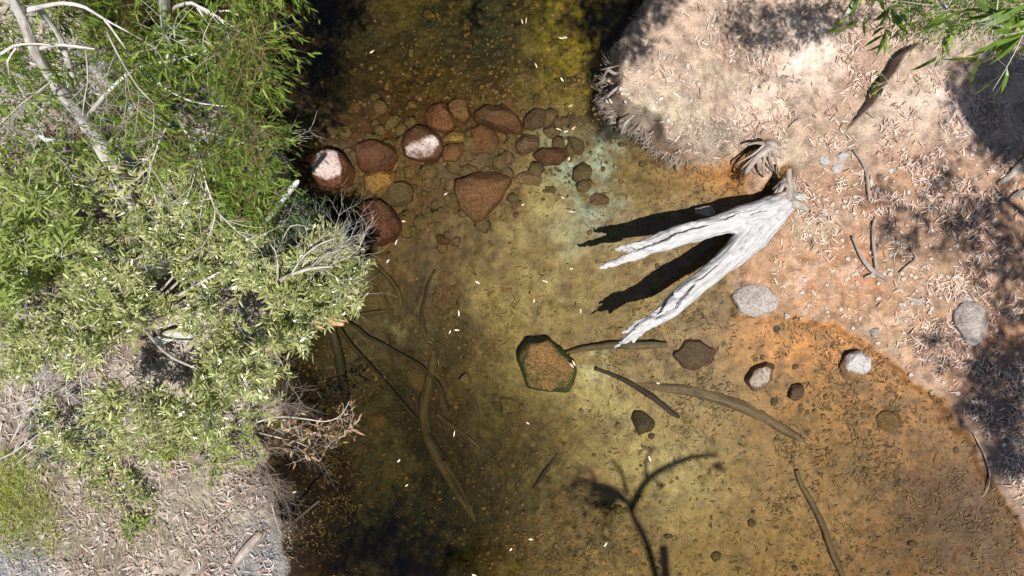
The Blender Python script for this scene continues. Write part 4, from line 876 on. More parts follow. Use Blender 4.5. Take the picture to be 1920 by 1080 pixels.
# stones too small to count
t_ = (1+5**.5)/2
ICO = np.array([(-1, t_, 0), (1, t_, 0), (-1, -t_, 0), (1, -t_, 0), (0, -1, t_), (0, 1, t_), (0, -1, -t_), (0, 1, -t_), (t_, 0, -1), (t_, 0, 1), (-t_, 0, -1), (-t_, 0, 1)])/1.9
ICF = np.array([(0,11,5),(0,5,1),(0,1,7),(0,7,10),(0,10,11),(1,5,9),(5,11,4),(11,10,2),(10,7,6),(7,1,8),(3,9,4),(3,4,2),(3,2,6),(3,6,8),(3,8,9),(4,9,5),(2,4,11),(6,2,10),(8,6,7),(9,8,1)])
def stones(m, q, smin, smax, flat=.6, sink=.2):
    X, Y, z = to_ground(q); n = len(q); s = smin+(smax-smin)*U(0, 1, n)**3
    V = ICO[None]*(1+.3*(U(0, 1, (n, 12, 1))-.5)); sc = np.stack([U(.7, 1.3, n), U(.7, 1.3, n), U(flat*.7, flat*1.2, n)], 1)*s[:, None]
    V = V*sc[:, None]; a = U(0, 6.28, n); c, s_ = np.cos(a)[:, None], np.sin(a)[:, None]
    x = V[..., 0]*c-V[..., 1]*s_; y = V[..., 0]*s_+V[..., 1]*c
    V = np.stack([x+X[:, None], y+Y[:, None], V[..., 2]+(z+s*flat*(.5-sink))[:, None]], -1).reshape(-1, 3)
    m.add(V, [(np.arange(n)[:, None, None]*12+ICF[None]).reshape(-1, 3)], np.repeat(U(0, 1, n), 12))
m = MB()
def d_grav(x, y): return np.clip(blobs(x, y, [(490, 1060, 70, 75, 0, 1), (15, 1070, 80, 50, 0, 1), (420, 1000, 90, 60, 0, .25)]), 0, 1)*(x < 560)
stones(m, scatter(5200, -60, 545, 930, 1140, d_grav), .006, .024)
tag(m.build('gravel', M_gravel), 'blue-grey gravel at the bottom left corner bank', 'gravel', kind='stuff')
m = MB()
def d_peb(x, y): return np.clip(.04+blobs(x, y, [(1080, 1020, 160, 80, 0, 1), (980, 160, 250, 70, 0, .8), (880, 60, 200, 60, 0, .5), (1560, 760, 90, 60, 0, .5), (1700, 480, 200, 200, 0, .25), (1040, 270, 80, 60, 0, .4), (800, 950, 160, 90, 0, .4), (1780, 560, 70, 60, 0, .4)]), 0, 1)
stones(m, scatter(4200, 560, 1960, -60, 1140, d_peb), .008, .045, .6, .3)
tag(m.build('pebbles', M_pebble), 'small ochre and brown pebbles strewn over the creek bed', 'pebbles', kind='stuff')

m = MB()
stones(m, scatter(420, 600, 1150, 170, 480, lambda x, y: blobs(x, y, [(800, 290, 260, 90, 0, 1), (1040, 245, 60, 40, 0, .7), (760, 420, 160, 60, 0, .5)])), .03, .17, .42, .5)
tag(m.build('cobbles', M_brownrock), 'dim silted cobbles between the larger stones of the bar', 'cobbles', kind='stuff')
m = MB()
stones(m, scatter(130, 560, 1950, -40, 1120, lambda x, y: np.full(len(x), .5)*(G(*to_ground(np.stack([x, y], 1))[:2]) < -.05)), .02, .09, .5, .45)
tag(m.build('cobbles', M_darkrock), 'scattered small dark stones sunk in the silt of the bed', 'cobbles', kind='stuff')
# ------------------------------------------------------------------ trees and shrubs
def inpoly(x, y, poly):
    return poly_sd(np.asarray(x, float), np.asarray(y, float), poly) > 0
def clumps(poly, n, zr, holes=(), zfun=None, gap=0):
    xs_ = [p[0] for p in poly]; ys_ = [p[1] for p in poly]; out = []
    while len(out) < n:
        x, y = U(min(xs_), max(xs_)), U(min(ys_), max(ys_))
        if not inpoly(np.array([x]), np.array([y]), poly)[0]: continue
        if any(((x-h[0])/h[2])**2+((y-h[1])/h[3])**2 < 1 for h in holes): continue
        if gap and float(fbm(np.array([x/48.]), np.array([y/48.]), None, 3, 211)[0]) < gap: continue
        z = U(*zr)
        if zfun: z = zfun(x, y, z)
        out.append(P(x, y, z))
    return out
def sprays(m_tw, LV, c, nt, tl, nl, L, W, droop, up=0.0, spread=.9, lean=(0, 0), twr=.004):
    """one clump: twigs from c, leaves along them; LV gets (B, D, N, L, W)"""
    tone = U(.1, .9); sf = U(.75, 1.3)
    for k in range(nt):
        a = U(0, 6.283); el = U(-.5, .9)*spread+up
        d = np.array([math.cos(a)*math.cos(el)+lean[0], math.sin(a)*math.cos(el)+lean[1], math.sin(el)]); d /= np.linalg.norm(d)
        l = tl*U(.6, 1.2); p = np.array(c, float); pts = [p.copy()]
        for s in range(4):
            d = d+np.array([U(-.15, .15), U(-.15, .15), -droop*.22+U(-.1, .1)]); d /= np.linalg.norm(d); p = p+d*l/4; pts.append(p.copy())
        pts = np.array(pts)
        if m_tw is not None: m_tw.tube(np.concatenate([pts, np.linspace(twr, twr*.3, 5)[:, None]], 1), 3, None, rnd=U(), cap=False)
        t = np.sort(U(.15, 1, nl))*4; i = np.minimum(t.astype(int), 3); f = (t-i)[:, None]
        B = pts[i]*(1-f)+pts[i+1]*f; T = pts[i+1]-pts[i]; T /= np.linalg.norm(T, axis=1)[:, None]
        side = np.cross(T, RNG.normal(0, 1, (nl, 3))); side /= np.linalg.norm(side, axis=1)[:, None]+1e-9
        D = T*.55+side*.75+np.array([0, 0, -droop*1.3+up*.6]); D /= np.linalg.norm(D, axis=1)[:, None]
        N = RNG.normal(0, .6, (nl, 3))+np.array([.12, -.25, 1.0])
        LV.append((B, D, N, U(*L, nl)*sf, U(*W, nl)*sf, np.clip(tone+RNG.normal(0, .2, nl), 0, .999)))
def leafparts(root, LV, mat, name='leaf', n_single=250, bend=.18, sick=.1, frame=True, pick='z'):
    B, D, N, L, W, T = [np.concatenate([l[k] for l in LV]) for k in range(6)]
    n = len(B); k_ = CAM_H/(CAM_H-B[:, 2])
    vis = (abs(B[:, 0]*k_) < 7.9) & (abs(B[:, 1]*k_) < 4.4)
    score = np.where(vis, L*k_+RNG.normal(0, .01, n), -1); o = np.argsort(-score)
    ns = min(n_single, int(vis.sum())); one, rest = o[:ns], o[ns:]
    if len(rest):
        m = MB(); m.leaves(B[rest], D[rest], N[rest], L[rest], W[rest], RNG.normal(bend, .1, len(rest)), RNG.normal(0, sick, len(rest)), T[rest])
        tag(m.build('foliage', mat, root, smooth=False), kind='stuff')
    if ns:
        protos = []
        for b in (.05, .18, .3):
            mm = MB(); mm.leaves(np.zeros((1, 3)), np.array([[1., 0, 0]]), np.array([[0., 0, 1]]), np.array([1.]), np.array([1.]), b, .0, np.array([0.]), fold=0)
            ob = mm.build(name, mat, smooth=False); me = ob.data; bpy.data.objects.remove(ob); protos.append(me)
        base = np.array(root.location)
        for j, i in enumerate(one):
            ob = bpy.data.objects.new(name, protos[j % 3]); COL.objects.link(ob); ob.parent = root
            d = Vector(D[i]); s = d.cross(Vector(N[i])).normalized(); nn = s.cross(d)
            b = Vector(B[i]-base); Li, Wi = L[i], W[i]
            ob.matrix_local = Matrix(((d.x*Li, -s.x*Wi, nn.x*Li, b.x), (d.y*Li, -s.y*Wi, nn.y*Li, b.y), (d.z*Li, -s.z*Wi, nn.z*Li, b.z), (0, 0, 0, 1)))
def limb(root, L, mat, name='branch', sides=8, rough=.2, seed=0):
    return MB().tube([(*P(x, y, z), r) for x, y, z, r in L], sides, .08, rough=rough, seed=seed).build(name, mat, root)
def limbw(root, L, mat, name='branch', sides=7, rough=.2, seed=0):
    return MB().tube(L, sides, .12, rough=rough, seed=seed).build(name, mat, root)
def twiglet(m, px, py, z, ang, L, r, n=5, spread=1.0, rise=.1):
    """bare branching twig spray drawn from one point, in world metres"""
    p = np.array(P(px, py, z)); 
    def grow(p, a, e, L, r, d):
        pts = [(*p, r)]
        q = p.copy()
        for k in range(4):
            a += U(-.22, .22); e += U(-.12, .12)
            q = q+np.array([math.cos(a)*math.cos(e), math.sin(a)*math.cos(e), math.sin(e)])*L/4; pts.append((*q, r*(1-.17*(k+1))))
            if d > 0 and k < 4:
                for _ in range(2 if U() < .6 else 1): grow(q.copy(), a+random.choice((-1, 1))*U(.35, .9)*spread, e+U(-.3, .3), L*U(.35, .65), r*.5, d-1)
        m.tube(pts, 5 if r > .006 else 3, None, rnd=U())
    grow(p, ang, rise, L, r, 2)

# ---- left gum tree
gum = thing('gum_tree', 'tall white-barked gum leaning over the left bank with drooping bright green leaves', 'tree', P(262, 430, .3))
limb(gum, [(262, 440, .3, .125), (252, 405, .9, .12), (236, 362, 1.5, .11), (214, 318, 2.2, .098), (190, 270, 2.8, .088), (160, 228, 3.3, .078), (128, 190, 3.8, .066), (92, 140, 4.3, .056), (62, 85, 4.8, .047), (35, 20, 5.3, .04), (-10, -60, 5.8, .03)], M_bark, 'trunk', 20, .4)
for k, L in enumerate([
    [(190, 268, 2.8, .05), (158, 205, 3.4, .042), (132, 130, 4.0, .034), (112, 70, 4.5, .028), (75, 20, 5.0, .022)],
    [(70, 92, 4.7, .022), (104, 84, 4.9, .018), (150, 88, 5.0, .012), (178, 92, 5.0, .007)],
    [(40, 22, 5.2, .026), (80, 12, 5.3, .022), (120, 6, 5.4, .018), (160, 14, 5.4, .014), (195, 35, 5.3, .01), (240, 60, 5.2, .006)],
    [(195, 35, 5.9, .012), (212, 58, 5.8, .009), (236, 92, 5.7, .005)], [(160, 225, 3.3, .03), (200, 175, 3.9, .022), (255, 130, 4.3, .016), (330, 112, 4.5, .011)],
    [(257, 128, 4.3, .014), (300, 160, 4.4, .011), (360, 190, 4.4, .008), (430, 200, 4.4, .005)], [(330, 112, 4.5, .01), (400, 90, 4.6, .008), (460, 66, 4.6, .006), (500, 60, 4.5, .004)],
    [(0, 102, 5, .014), (25, 86, 5, .012), (60, 82, 5, .01), (95, 84, 5, .006)], [(18, 140, 4.8, .009), (14, 115, 4.9, .01), (30, 90, 5, .008)],
    [(238, 232, 2.6, .05), (242, 215, 2.9, .045), (250, 196, 3.2, .03)], [(242, 232, 2.7, .03), (258, 228, 2.8, .025), (276, 220, 3, .012)], [(62, 240, 2.9, .02), (85, 262, 2.8, .03), (118, 262, 2.7, .02)]]):
    limb(gum, L, M_bark, seed=k)
m = MB(); LV = []
GP = [(-120, -160), (500, -160), (490, 40), (494, 110), (482, 200), (502, 310), (480, 375), (420, 400), (350, 340), (290, 300), (200, 262), (60, 240), (-60, 260)]
GH = [(218, 18, 62, 30), (398, 38, 50, 26), (128, 98, 34, 16), (285, 262, 32, 26), (325, 235, 20, 15), (85, 215, 60, 25), (20, 170, 30, 25), (455, 225, 16, 12), (185, 115, 20, 14)]
TRK = [(x, y) for x, y in ((262, 440), (252, 405), (238, 362), (215, 318), (190, 270), (160, 228), (128, 195), (90, 150), (62, 90), (35, 20))]
def keepclear(cs, wd=12, pr=.5):
    out = []
    for c in cs:
        k = CAM_H/(CAM_H-c.z); d, _, _ = line_sd(np.array([960+c.x*120*k]), np.array([540-c.y*120*k]), TRK)
        if d[0] < wd*2 and U() < pr: continue
        out.append(c)
    return out
zf = lambda x, y, z: min(5.7, z+1.0*max(0, (x-330)/210)*max(0, min(1, (330-y)/120)))
for c in keepclear(clumps(GP, 330, (2.8, 5.0), GH, zf, .42)): sprays(m, LV, c, 4, .38, 9, (.09, .155), (.012, .021), .9, spread=.8, twr=.0028)
for c in clumps([(430, -60), (500, -40), (503, 120), (490, 200), (503, 300), (475, 330), (430, 150)], 80, (4.6, 5.8)): sprays(m, LV, c, 4, .4, 8, (.08, .14), (.012, .021), .95, spread=.8, twr=.003)
for c in clumps([(400, -180), (560, -180), (552, -30), (410, -30)], 40, (5.0, 5.8)): sprays(m, LV, c, 5, .4, 9, (.09, .15), (.014, .024), .8, spread=.8, twr=.003)
for c in clumps([(250, -560), (640, -560), (590, -250), (480, -230), (250, -250)], 70, (5.8, 6.6)): sprays(m, LV, c, 5, .42, 9, (.12, .2), (.018, .03), .75)
for c in clumps([(-60, 60), (280, 60), (300, 260), (200, 300), (-60, 330)], 95, (1.2, 3.0), [(60, 230, 30, 18), (130, 95, 34, 14)]): sprays(m, LV, c, 4, .36, 9, (.08, .15), (.012, .022), .6, spread=.8, twr=.003)
for c in clumps([(300, 240), (505, 260), (520, 330), (515, 400), (500, 430), (360, 380)], 70, (1.6, 3.2)): sprays(m, LV, c, 5, .4, 9, (.10, .18), (.013, .022), .75, spread=.8)
leafparts(gum, LV, M_gumleaf, n_single=300)
tag(m.build('twigs', mat_wood('red_twig', (.16, .11, .05), (.28, .2, .12), None, 3, .3), gum), kind='stuff')
m = MB()
for a in ((330, 215, 3.8, -1.2, 1.1, .02), (318, 230, 3.6, -1.9, .7, .014), (345, 232, 3.6, -.5, 1.1, .014), (200, 60, 5.8, -.9, .8, .01), (365, 10, 5.0, -.6, .6, .01), (100, 150, 4.5, -2.2, .7, .01), (30, 150, 4.2, -1.2, .8, .012), (160, 90, 5.4, -1.4, .6, .008)):
    twiglet(m, *a)
tag(m.build('bare_twigs', M_twig, gum), kind='stuff')
# second pale stem at the top
g2 = thing('gum_tree', 'slender pale-trunked gum standing at the top left edge with few leaves', 'tree', P(315, 90, .2))
limb(g2, [(340, 150, .1, .06), (318, 110, 1.5, .06), (311, 68, 3.2, .055), (310, 30, 4.4, .05), (306, -30, 5.4, .05), (300, -90, 6.2, .04)], M_bark, 'trunk', 14, .15)
for k, L in enumerate([[(312, 26, 4.4, .02), (332, 12, 4.8, .018), (360, 6, 5, .016), (385, 18, 5, .014), (408, 30, 5, .011), (425, 50, 5, .008)], [(370, 14, 5, .012), (382, 32, 4.9, .009), (396, 54, 4.8, .005)], [(395, 22, 5, .01), (430, 20, 5, .007), (450, 30, 5, .005)]]): limb(g2, L, M_bark, seed=k+30)
m = MB(); LV = []
for c in clumps([(290, 60), (420, 40), (430, 130), (280, 120)], 14, (4.4, 5.2)): sprays(m, LV, c, 4, .4, 8, (.1, .18), (.014, .026), .7)
leafparts(g2, LV, M_gumleaf, n_single=60); tag(m.build('twigs', M_twig, g2), kind='stuff')

# ---- grey-green shrub
def shrub(label, poly, n, zr, mat, Lr, Wr, base, nt=6, tl=.3, nl=13, droop=.1, up=.25, holes=(), stems=9, single=220, zfun=None, name='shrub', cat='shrub', twm=None, stem_r=.03, lean=(0, 0), gap=0):
    root = thing(name, label, cat, P(*base))
    C = clumps(poly, n, zr, holes, zfun, gap); m = MB(); LV = []
    for c in C: sprays(m, LV, c, nt, tl, nl, Lr, Wr, droop, up, lean=lean)
    b = np.array(P(*base))
    for k in range(stems):
        c = np.array(C[int(U(0, len(C)))]); mid = (b+c)/2+np.array([U(-.15, .15), U(-.15, .15), .15])
        limbw(root, [(*b, stem_r), (*mid, stem_r*.7), (*c, stem_r*.3)], M_twig if twm is None else twm, 'stem', seed=k)
    leafparts(root, LV, mat, n_single=single)
    tag(m.build('twigs', M_twig if twm is None else twm, root), kind='stuff')
    return root
SP = [(150, 262), (260, 270), (330, 300), (400, 370), (470, 420), (510, 470), (560, 560), (572, 640), (535, 690), (500, 770), (440, 790), (330, 800), (230, 860), (120, 850), (40, 790), (-60, 700), (-60, 520), (60, 470), (130, 400)]
SH = [(315, 497, 22, 26), (275, 436, 14, 14), (172, 628, 20, 16), (325, 636, 42, 26), (345, 672, 30, 22), (100, 695, 34, 24), (60, 735, 60, 40), (20, 556, 24, 20), (475, 505, 20, 12), (228, 350, 26, 60), (245, 470, 16, 40), (140, 790, 60, 34), (455, 650, 30, 22)]
SPC = lambda x, y, z: .7+1.9*float(fbm(np.array([x/95.]), np.array([y/95.]), None, 3, 123)[0])**1.3*1.5+(z-1)*.5
shrub('broad grey-green willow-leaved shrub filling the left bank', SP, 370, (.6, 1.6), M_olive, (.065, .135), (.013, .024), (260, 600, .3), 5, .30, 13, .1, .28, SH, 16, 300, zfun=SPC, gap=.44)
shrub('bright lime green long-leaved shrub at the left picture edge', [(-120, 300), (60, 318), (125, 330), (160, 395), (140, 470), (70, 520), (-20, 590), (-120, 600)], 66, (1.8, 3.2), M_lime, (.09, .17), (.017, .03), (20, 450, .4), 5, .38, 15, .12, .2, (), 6, 260)
shrub('dark green shrub between the gum and the water, mostly in shade', [(385, 370), (520, 350), (575, 400), (640, 420), (640, 470), (560, 520), (500, 500), (430, 470)], 120, (.5, 1.5), M_dark, (.06, .12), (.011, .02), (490, 460, .2), 6, .28, 12, .4, .1, (), 8, 120)
bush = shrub('pale leafy bush with bare white branches leaning over the water', [(500, 520), (545, 500), (600, 440), (640, 445), (668, 480), (670, 545), (630, 590), (585, 610), (530, 600)], 100, (1.2, 2.4), M_olive, (.06, .12), (.012, .023), (500, 560, .3), 6, .24, 12, .1, .2, [(600, 500, 22, 10)], 7, 200, lean=(.25, .1))
for k, L in enumerate([[(503, 538, 1.8, .03), (530, 522, 2.2, .026), (560, 510, 2.5, .02), (590, 502, 2.6, .014), (625, 500, 2.6, .007)], [(520, 528, 2.2, .012), (521, 500, 2.5, .01), (516, 470, 2.6, .007), (505, 455, 2.6, .004)],
                       [(545, 516, 2.4, .012), (570, 480, 2.6, .009), (605, 455, 2.7, .007), (632, 447, 2.7, .004)], [(530, 450, 2, .008), (545, 424, 2.2, .008), (572, 424, 2.2, .006), (576, 440, 2.2, .004)], [(580, 505, 2.5, .01), (605, 480, 2.7, .007), (635, 470, 2.7, .005)],
                       [(495, 420, 2, .008), (512, 416, 2.2, .006), (535, 415, 2.3, .004)]]): limb(bush, L, M_twig, seed=50+k)
m = MB()
for a in ((540, 518, 2.3, .5, .75, .009), (560, 510, 2.4, .9, .6, .008), (575, 506, 2.5, .1, .7, .008), (590, 500, 2.5, .9, .6, .007), (600, 500, 2.5, -.4, .6, .006), (520, 520, 2.3, 1.9, .6, .006), (625, 460, 2.5, 1.4, .5, .005)): twiglet(m, *a)
tag(m.build('bare_twigs', M_twig, bush), kind='stuff')
# broken bleached limb end over the dark water
o = MB().tube([(*P(498, 414, 2.4), .032), (*P(516, 394, 2.6), .034), (*P(535, 368, 2.8), .036), (*P(550, 350, 3.0), .034), (*P(557, 341, 3.1), .026), (*P(560, 338, 3.12), .008)], 12, .04, rough=.35).build('broken_limb', M_bark, loc=P(505, 408, 1.2))
tag(o, 'bleached broken limb end sticking out over the dark water above the bush', 'branch')
# low plants and grass
for lab, poly, nn, zz in (('low bright green seedling clump in the litter below the shrub', [(300, 790), (470, 770), (490, 850), (430, 900), (330, 900), (280, 860)], 60, (.45, .8)), ('small pale green herb patch on the open litter', [(150, 880), (260, 870), (280, 930), (180, 950)], 26, (.42, .6)), ('tiny green weed tuft low on the left bank', [(235, 960), (290, 950), (285, 1010), (240, 1005)], 7, (.4, .55)), ('sprawling dark leafed weed under the bare twigs', [(60, 770), (200, 760), (200, 850), (90, 880)], 40, (.45, .8))):
    shrub(lab, poly, nn, zz, M_dark if 'dark' in lab else M_olive if 'pale' in lab else M_lime if 'tiny' in lab else mat_leaf('seedling_leaf', [(.20, .24, .06), (.32, .36, .10), (.45, .46, .18)], .35), (.05, .10), (.012, .022), (sum(p[0] for p in poly)/len(poly), sum(p[1] for p in poly)/len(poly), .35), 5, .14, 7, .0, .35, (), 3, 60, name='low_plant', cat='plant', stem_r=.008)
# dead leafy branch over the water
db = thing('dead_branch', 'dead branch with orange-brown curled leaves hanging over dark water', 'branch', P(470, 800, .3))
for k, L in enumerate([[(470, 795, .3, .016), (520, 782, .5, .014), (570, 785, .7, .011), (610, 790, .8, .008), (640, 778, .9, .006), (655, 752, .95, .004)], [(480, 810, .3, .012), (520, 820, .45, .01), (560, 830, .5, .007), (590, 845, .5, .004)], [(610, 790, .8, .006), (640, 785, .85, .005), (664, 800, .8, .003)]]): limb(db, L, M_twig, seed=70+k)
m = MB(); LV = []
for c in clumps([(520, 780), (600, 775), (665, 760), (660, 800), (610, 860), (550, 870), (520, 830)], 22, (.45, .95)): sprays(m, LV, c, 3, .25, 4, (.09, .16), (.018, .032), .6, spread=.7, twr=.003)
leafparts(db, LV, M_redleaf, n_single=200); tag(m.build('twigs', M_twig, db), kind='stuff')
# tangled dead twigs, left edge and bank edge
for lab, spots in (('tangle of bleached dead twigs at the left edge below the shrub', [(20, 830, .8, .9, 1.1, .014), (40, 780, .9, .7, 1.0, .012), (70, 730, 1, 1.2, .8, .01), (0, 860, .7, .4, .9, .014), (110, 720, .9, -.6, .8, .01), (45, 700, 1, 1.8, .7, .01), (95, 780, .7, 2.3, .8, .01), (150, 700, 1.2, -1.5, .7, .01), (10, 760, .9, .2, .9, .012), (80, 800, .8, 1.5, .9, .012), (30, 870, .6, .9, .8, .01), (130, 760, .9, 2.0, .8, .01), (60, 650, 1.2, -1.0, .7, .009), (5, 700, 1, .6, .7, .01)]),
                   ('brown dry brushwood piled at the left bank edge', [(450, 830, .45, -.4, .7, .009), (480, 850, .4, -.8, .6, .008), (460, 790, .5, .3, .7, .008), (500, 760, .5, .2, .6, .007), (440, 870, .4, -.6, .6, .007), (500, 880, .4, -1.3, .5, .007), (470, 740, .6, -.5, .7, .008), (430, 800, .5, -1.2, .7, .007), (420, 700, .6, -.3, .8, .008), (520, 720, .5, -1.4, .6, .007), (500, 840, .4, -.1, .8, .008), (505, 800, .4, -.5, .8, .008), (490, 780, .4, .5, .6, .007), (515, 910, .3, -.9, .5, .006), (470, 860, .4, -1.5, .6, .007), (520, 690, .6, -.8, .7, .007), (495, 960, .3, -.3, .4, .006), (330, 880, .35, -.3, .5, .006)])):
    r = thing('dead_brush', lab, 'brushwood', P(*spots[0][:2], .3))
    for s in spots:
        m = MB(); twiglet(m, *s); m.build('twig', M_twig if 'bleached' in lab else M_root, r)
m = MB(); qa = scatter(2600, -60, 130, 850, 1060, lambda x, y: blobs(x, y, [(20, 930, 55, 90, 0, 1), (70, 960, 40, 60, 0, .7), (95, 1010, 30, 40, 0, .4)]))
X, Y, z = to_ground(qa); n = len(X); a = RNG.normal(1.2, .8, n)
D = np.stack([np.cos(a)*.6, np.sin(a)*.6, U(.3, 1, n)], 1); m.leaves(np.stack([X, Y, z], 1), D, RNG.normal(0, 1, (n, 3)), U(.12, .34, n), U(.005, .009, n), .3, 0)
tag(m.build('grass', M_grass), 'bright green grass tuft at the lower left edge', 'grass', kind='stuff')
m = MB(); qa = scatter(2200, -60, 500, 820, 1130, lambda x, y: np.clip(blobs(x, y, [(150, 960, 120, 90, 0, .8), (260, 1000, 150, 50, 0, .9), (230, 820, 60, 50, 0, .6), (350, 950, 100, 70, 0, .6), (260, 880, 200, 60, 0, .3)]), 0, 1))
X, Y, z = to_ground(qa); n = len(X); a = (fbm(X*.8, Y*.8, None, 2, 99)-.5)*7+RNG.normal(0, .35, n)
D = np.stack([np.cos(a), np.sin(a), U(.02, .35, n)], 1); m.leaves(np.stack([X, Y, z+.02], 1), D, RNG.normal(0, .4, (n, 3))+[0, 0, 1], U(.15, .4, n), U(.003, .007, n), .12, 0)
tag(m.build('dry_grass', M_drygrass), 'flattened straw-coloured dry grass among the left bank litter', 'grass', kind='stuff')
wood('fallen_log', 'short bleached white log lying in a gap of the shrub', [(298, 640, .55, 10), (320, 628, .6, 11), (345, 630, .6, 10), (362, 634, .55, 6)], M_bark, 'log', 12, .3, 1, absz=True, seed=80)
wood('fallen_log', 'thin grey fallen trunk half hidden under the shrub', [(196, 470, .6, 7), (225, 484, .8, 7), (250, 505, .9, 6), (268, 525, .8, 5)], M_bark, 'log', 10, .3, 1, absz=True, seed=81)
wood('fallen_log', 'red-brown splintered wood piece lying in the shrub above the chalky block', [(285, 375, .9, 8), (300, 388, .9, 7), (312, 400, .85, 3)], M_orange, 'log', 8, .5, .7, absz=True, seed=82)

# ---- gum at the top right
tr = thing('gum_tree', 'gum reaching in at the top right corner with long leaves and bare white twigs', 'tree', (6.2, 6.3, .3))
limbw(tr, [(6.2, 6.6, .3, .16), (5.9, 6.2, 2, .14), (5.5, 5.4, 3.8, .11), (5.2, 4.6, 5.2, .08), (4.6, 3.9, 6.2, .05), (4.1, 3.5, 6.8, .03)], M_bark, 'trunk', 14)
for k, L in enumerate([[(5.5, 5.4, 3.8, .05), (5.6, 4.2, 4.4, .035), (5.4, 3.2, 4.5, .02), (5.1, 2.7, 4.4, .01)], [(5.3, 4.8, 4.9, .04), (4.6, 3.8, 5.2, .025), (4.0, 3.1, 5.2, .012)], [(5.6, 4.2, 4.4, .02), (6, 3.2, 4.4, .012), (5.9, 2.8, 4.3, .006)]]): limbw(tr, L, M_bark, seed=90+k)
m = MB(); LV = []
for c in clumps([(1680, -60), (2050, -60), (2050, 0), (1900, 30), (1860, 52), (1800, 62), (1768, 100), (1742, 96), (1736, 70), (1705, 45), (1690, 10)], 190, (3.9, 5.0), [(1745, 70, 26, 26), (1800, 75, 20, 10)]): sprays(m, LV, c, 4, .24, 9, (.055, .095), (.009, .015), .7, spread=.8, twr=.002)
for c in [P(1660, 25, 4.6), P(1672, 62, 4.5), P(1672, 148, 3.2), P(1668, 158, 3.2), P(1712, 160, 3.2), P(1745, 152, 3.4)]: sprays(m, LV, c, 2, .2, 6, (.07, .10), (.011, .016), .7, spread=.8)
for c in clumps([(1640, -760), (2300, -760), (2300, -330), (1640, -330)], 200, (5.0, 6.4)): sprays(m, LV, c, 5, .36, 8, (.09, .14), (.015, .024), .7)
for c in clumps([(1650, -300), (2000, -300), (2000, -170), (1650, -170)], 40, (4.6, 5.6)): sprays(m, LV, c, 5, .3, 8, (.08, .13), (.012, .02), .7)
leafparts(tr, LV, M_gumleaf, n_single=300); tag(m.build('twigs', M_twig, tr), kind='stuff')
m = MB()
for a in ((1872, -10, 4.9, -1.95, .6, .009), (1840, 10, 4.8, -2.2, .5, .007), (1800, 20, 4.6, -2.3, .4, .006)): twiglet(m, *a)
tag(m.build('bare_twigs', M_twig, tr), kind='stuff')

# ---- neighbours standing outside the picture, known by the shade they cast
def caster(label, base, targets, h, seed=0, extra=(), bare=False):
    """targets: (shade px, py, radius px, clumps)"""
    root = thing('gum_tree', label, 'tree', base); m = MB(); LV = []; C = []
    for px, py, r, n in targets:
        for _ in range(n):
            a = U(0, 6.28); rr = r*math.sqrt(U()); z = h+U(-.8, .8); g = ongr(px+math.cos(a)*rr, py+math.sin(a)*rr)
            C.append(np.array([g.x-SHX*(z-g.z), g.y-SHY*(z-g.z), z]))
    for e in extra: sprays(m, LV, np.array(e), 3, .16, 9, (.09, .14), (.02, .03), .3)
    for c in C: sprays(m, LV, c, 5, .4, 8, (.13, .2), (.02, .032), .6)
    b = np.array(base); top = np.mean(C, axis=0); mid = b*.45+top*.55; mid[2] = h*.6
    if bare: limbw(root, [(*b, .17), (b[0]-.3, b[1]+.2, 3, .14), (b[0]-.8, b[1]+.5, 6.5, .10), (3.7, -6.95, 9.0, .07)], M_bark, 'trunk', 12)
    else: limbw(root, [(*b, .17), (*(b*.8+mid*.2+[0, 0, 1]), .15), (*mid, .11), (*(mid*.3+top*.7), .07), (*(top+[0, 0, .3]), .03)], M_bark, 'trunk', 12)
    for k in range(0 if bare else 7):
        c = C[int(U(0, len(C)))]; limbw(root, [(*mid, .05), (*((mid+c)/2+[0, 0, .3]), .035), (*c, .01)], M_bark, seed=k)
    leafparts(root, LV, M_gumleaf, n_single=0); tag(m.build('twigs', M_twig, root), kind='stuff')
    return root
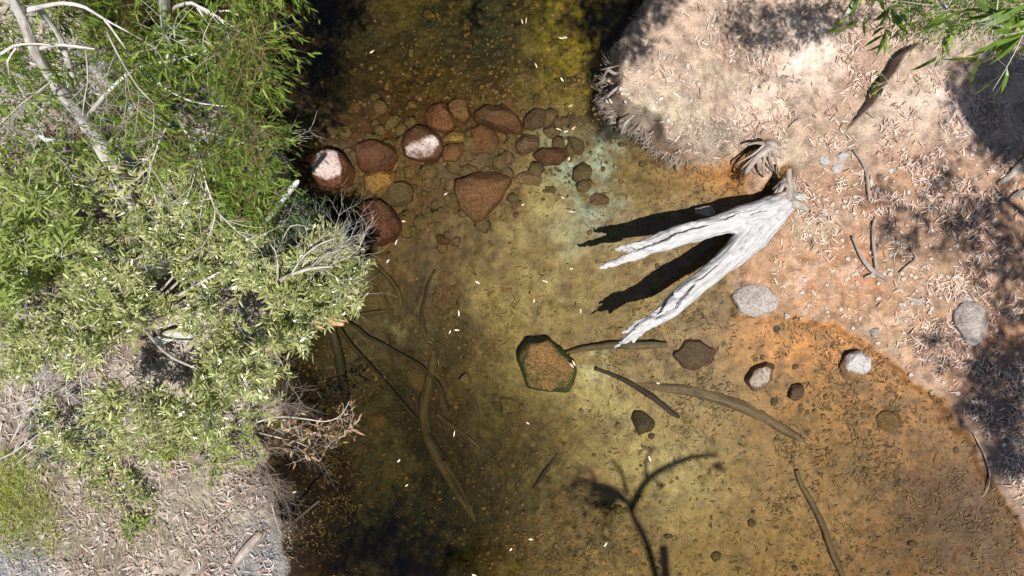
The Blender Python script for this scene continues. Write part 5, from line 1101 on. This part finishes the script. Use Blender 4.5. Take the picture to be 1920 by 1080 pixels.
caster('gum tree standing on the right bank just beyond the right edge of the picture', (11.5, -1.5, .5),
       [(1905, 190, 60, 90), (1860, 165, 36, 34), (1855, 225, 36, 24), (1910, 120, 40, 30), (1895, 270, 30, 16), (1820, 150, 20, 8), (1800, 180, 28, 5), (1900, 260, 30, 8), (1700, 425, 45, 8), (1780, 335, 32, 4), (1800, 420, 45, 8), (1860, 400, 50, 10), (1660, 390, 18, 2), (1850, 500, 50, 8), (1905, 470, 40, 8),
        (1900, 580, 45, 8), (1885, 650, 35, 9), (1840, 700, 34, 8), (1775, 660, 26, 4), (1870, 760, 45, 22), (1915, 700, 40, 10), (1900, 840, 45, 22), (1830, 770, 26, 7), (1850, 690, 26, 8), (1730, 640, 20, 1)], 9.3)
cb = caster('gum tree rooted below the bottom edge of the picture whose limb shades the sand', (4.5, -8.5, .3),
       [(1230, 905, 30, 1), (1310, 880, 30, 1), (1120, 945, 36, 3), (1060, 935, 30, 2), (1080, 985, 40, 2)], 8.6, extra=[(1.56+.13*z_+U(-.13, .13), -3.42-.285*z_+U(-.11, .11), z_) for z_ in np.linspace(6.0, 9.8, 4)], bare=True)  # extra: unseen leaf clumps added to block the sun's glint on the water
for L in ([(1262, 1160), (1232, 1060), (1208, 1010), (1190, 972), (1172, 960), (1147, 950), (1118, 938), (1075, 935)], [(1200, 985), (1228, 930), (1262, 900), (1310, 878), (1360, 872)], [(1192, 960), (1180, 915), (1160, 890)], [(1228, 930), (1225, 890), (1240, 860)]):
    pts = []
    for j, (px, py) in enumerate(L):
        z = 9.0+.05*j; g = P(px, py, 0); pts.append((g.x-SHX*z, g.y-SHY*z, z, .11 if px == 1147 else .085 if px == 1172 else (.065 if len(L) > 4 else .034)*(1-.12*j)))  # limb swollen midway to cover the sun's mirror image in the water
    limbw(cb, pts, M_bark, seed=3)
caster('gum tree rooted below the bottom edge beside the left bank', (-1.5, -9.5, .3), [(780, 1040, 70, 22), (720, 985, 40, 7), (690, 1060, 60, 10), (860, 1060, 30, 3), (640, 1010, 40, 4)], 8.4)
caster('gum tree standing beyond the top edge shading the creek head', (2.6, 7.5, .3), [(1140, 40, 45, 14), (1160, 95, 26, 5), (1100, 0, 40, 7), (900, -5, 40, 5), (1190, 5, 30, 6), (980, -20, 40, 4)], 7.6)
print('objects', len(bpy.data.objects), 'tris', sum(len(o.data.loop_triangles) or len(o.data.polygons) for o in bpy.data.objects if o.type == 'MESH'))
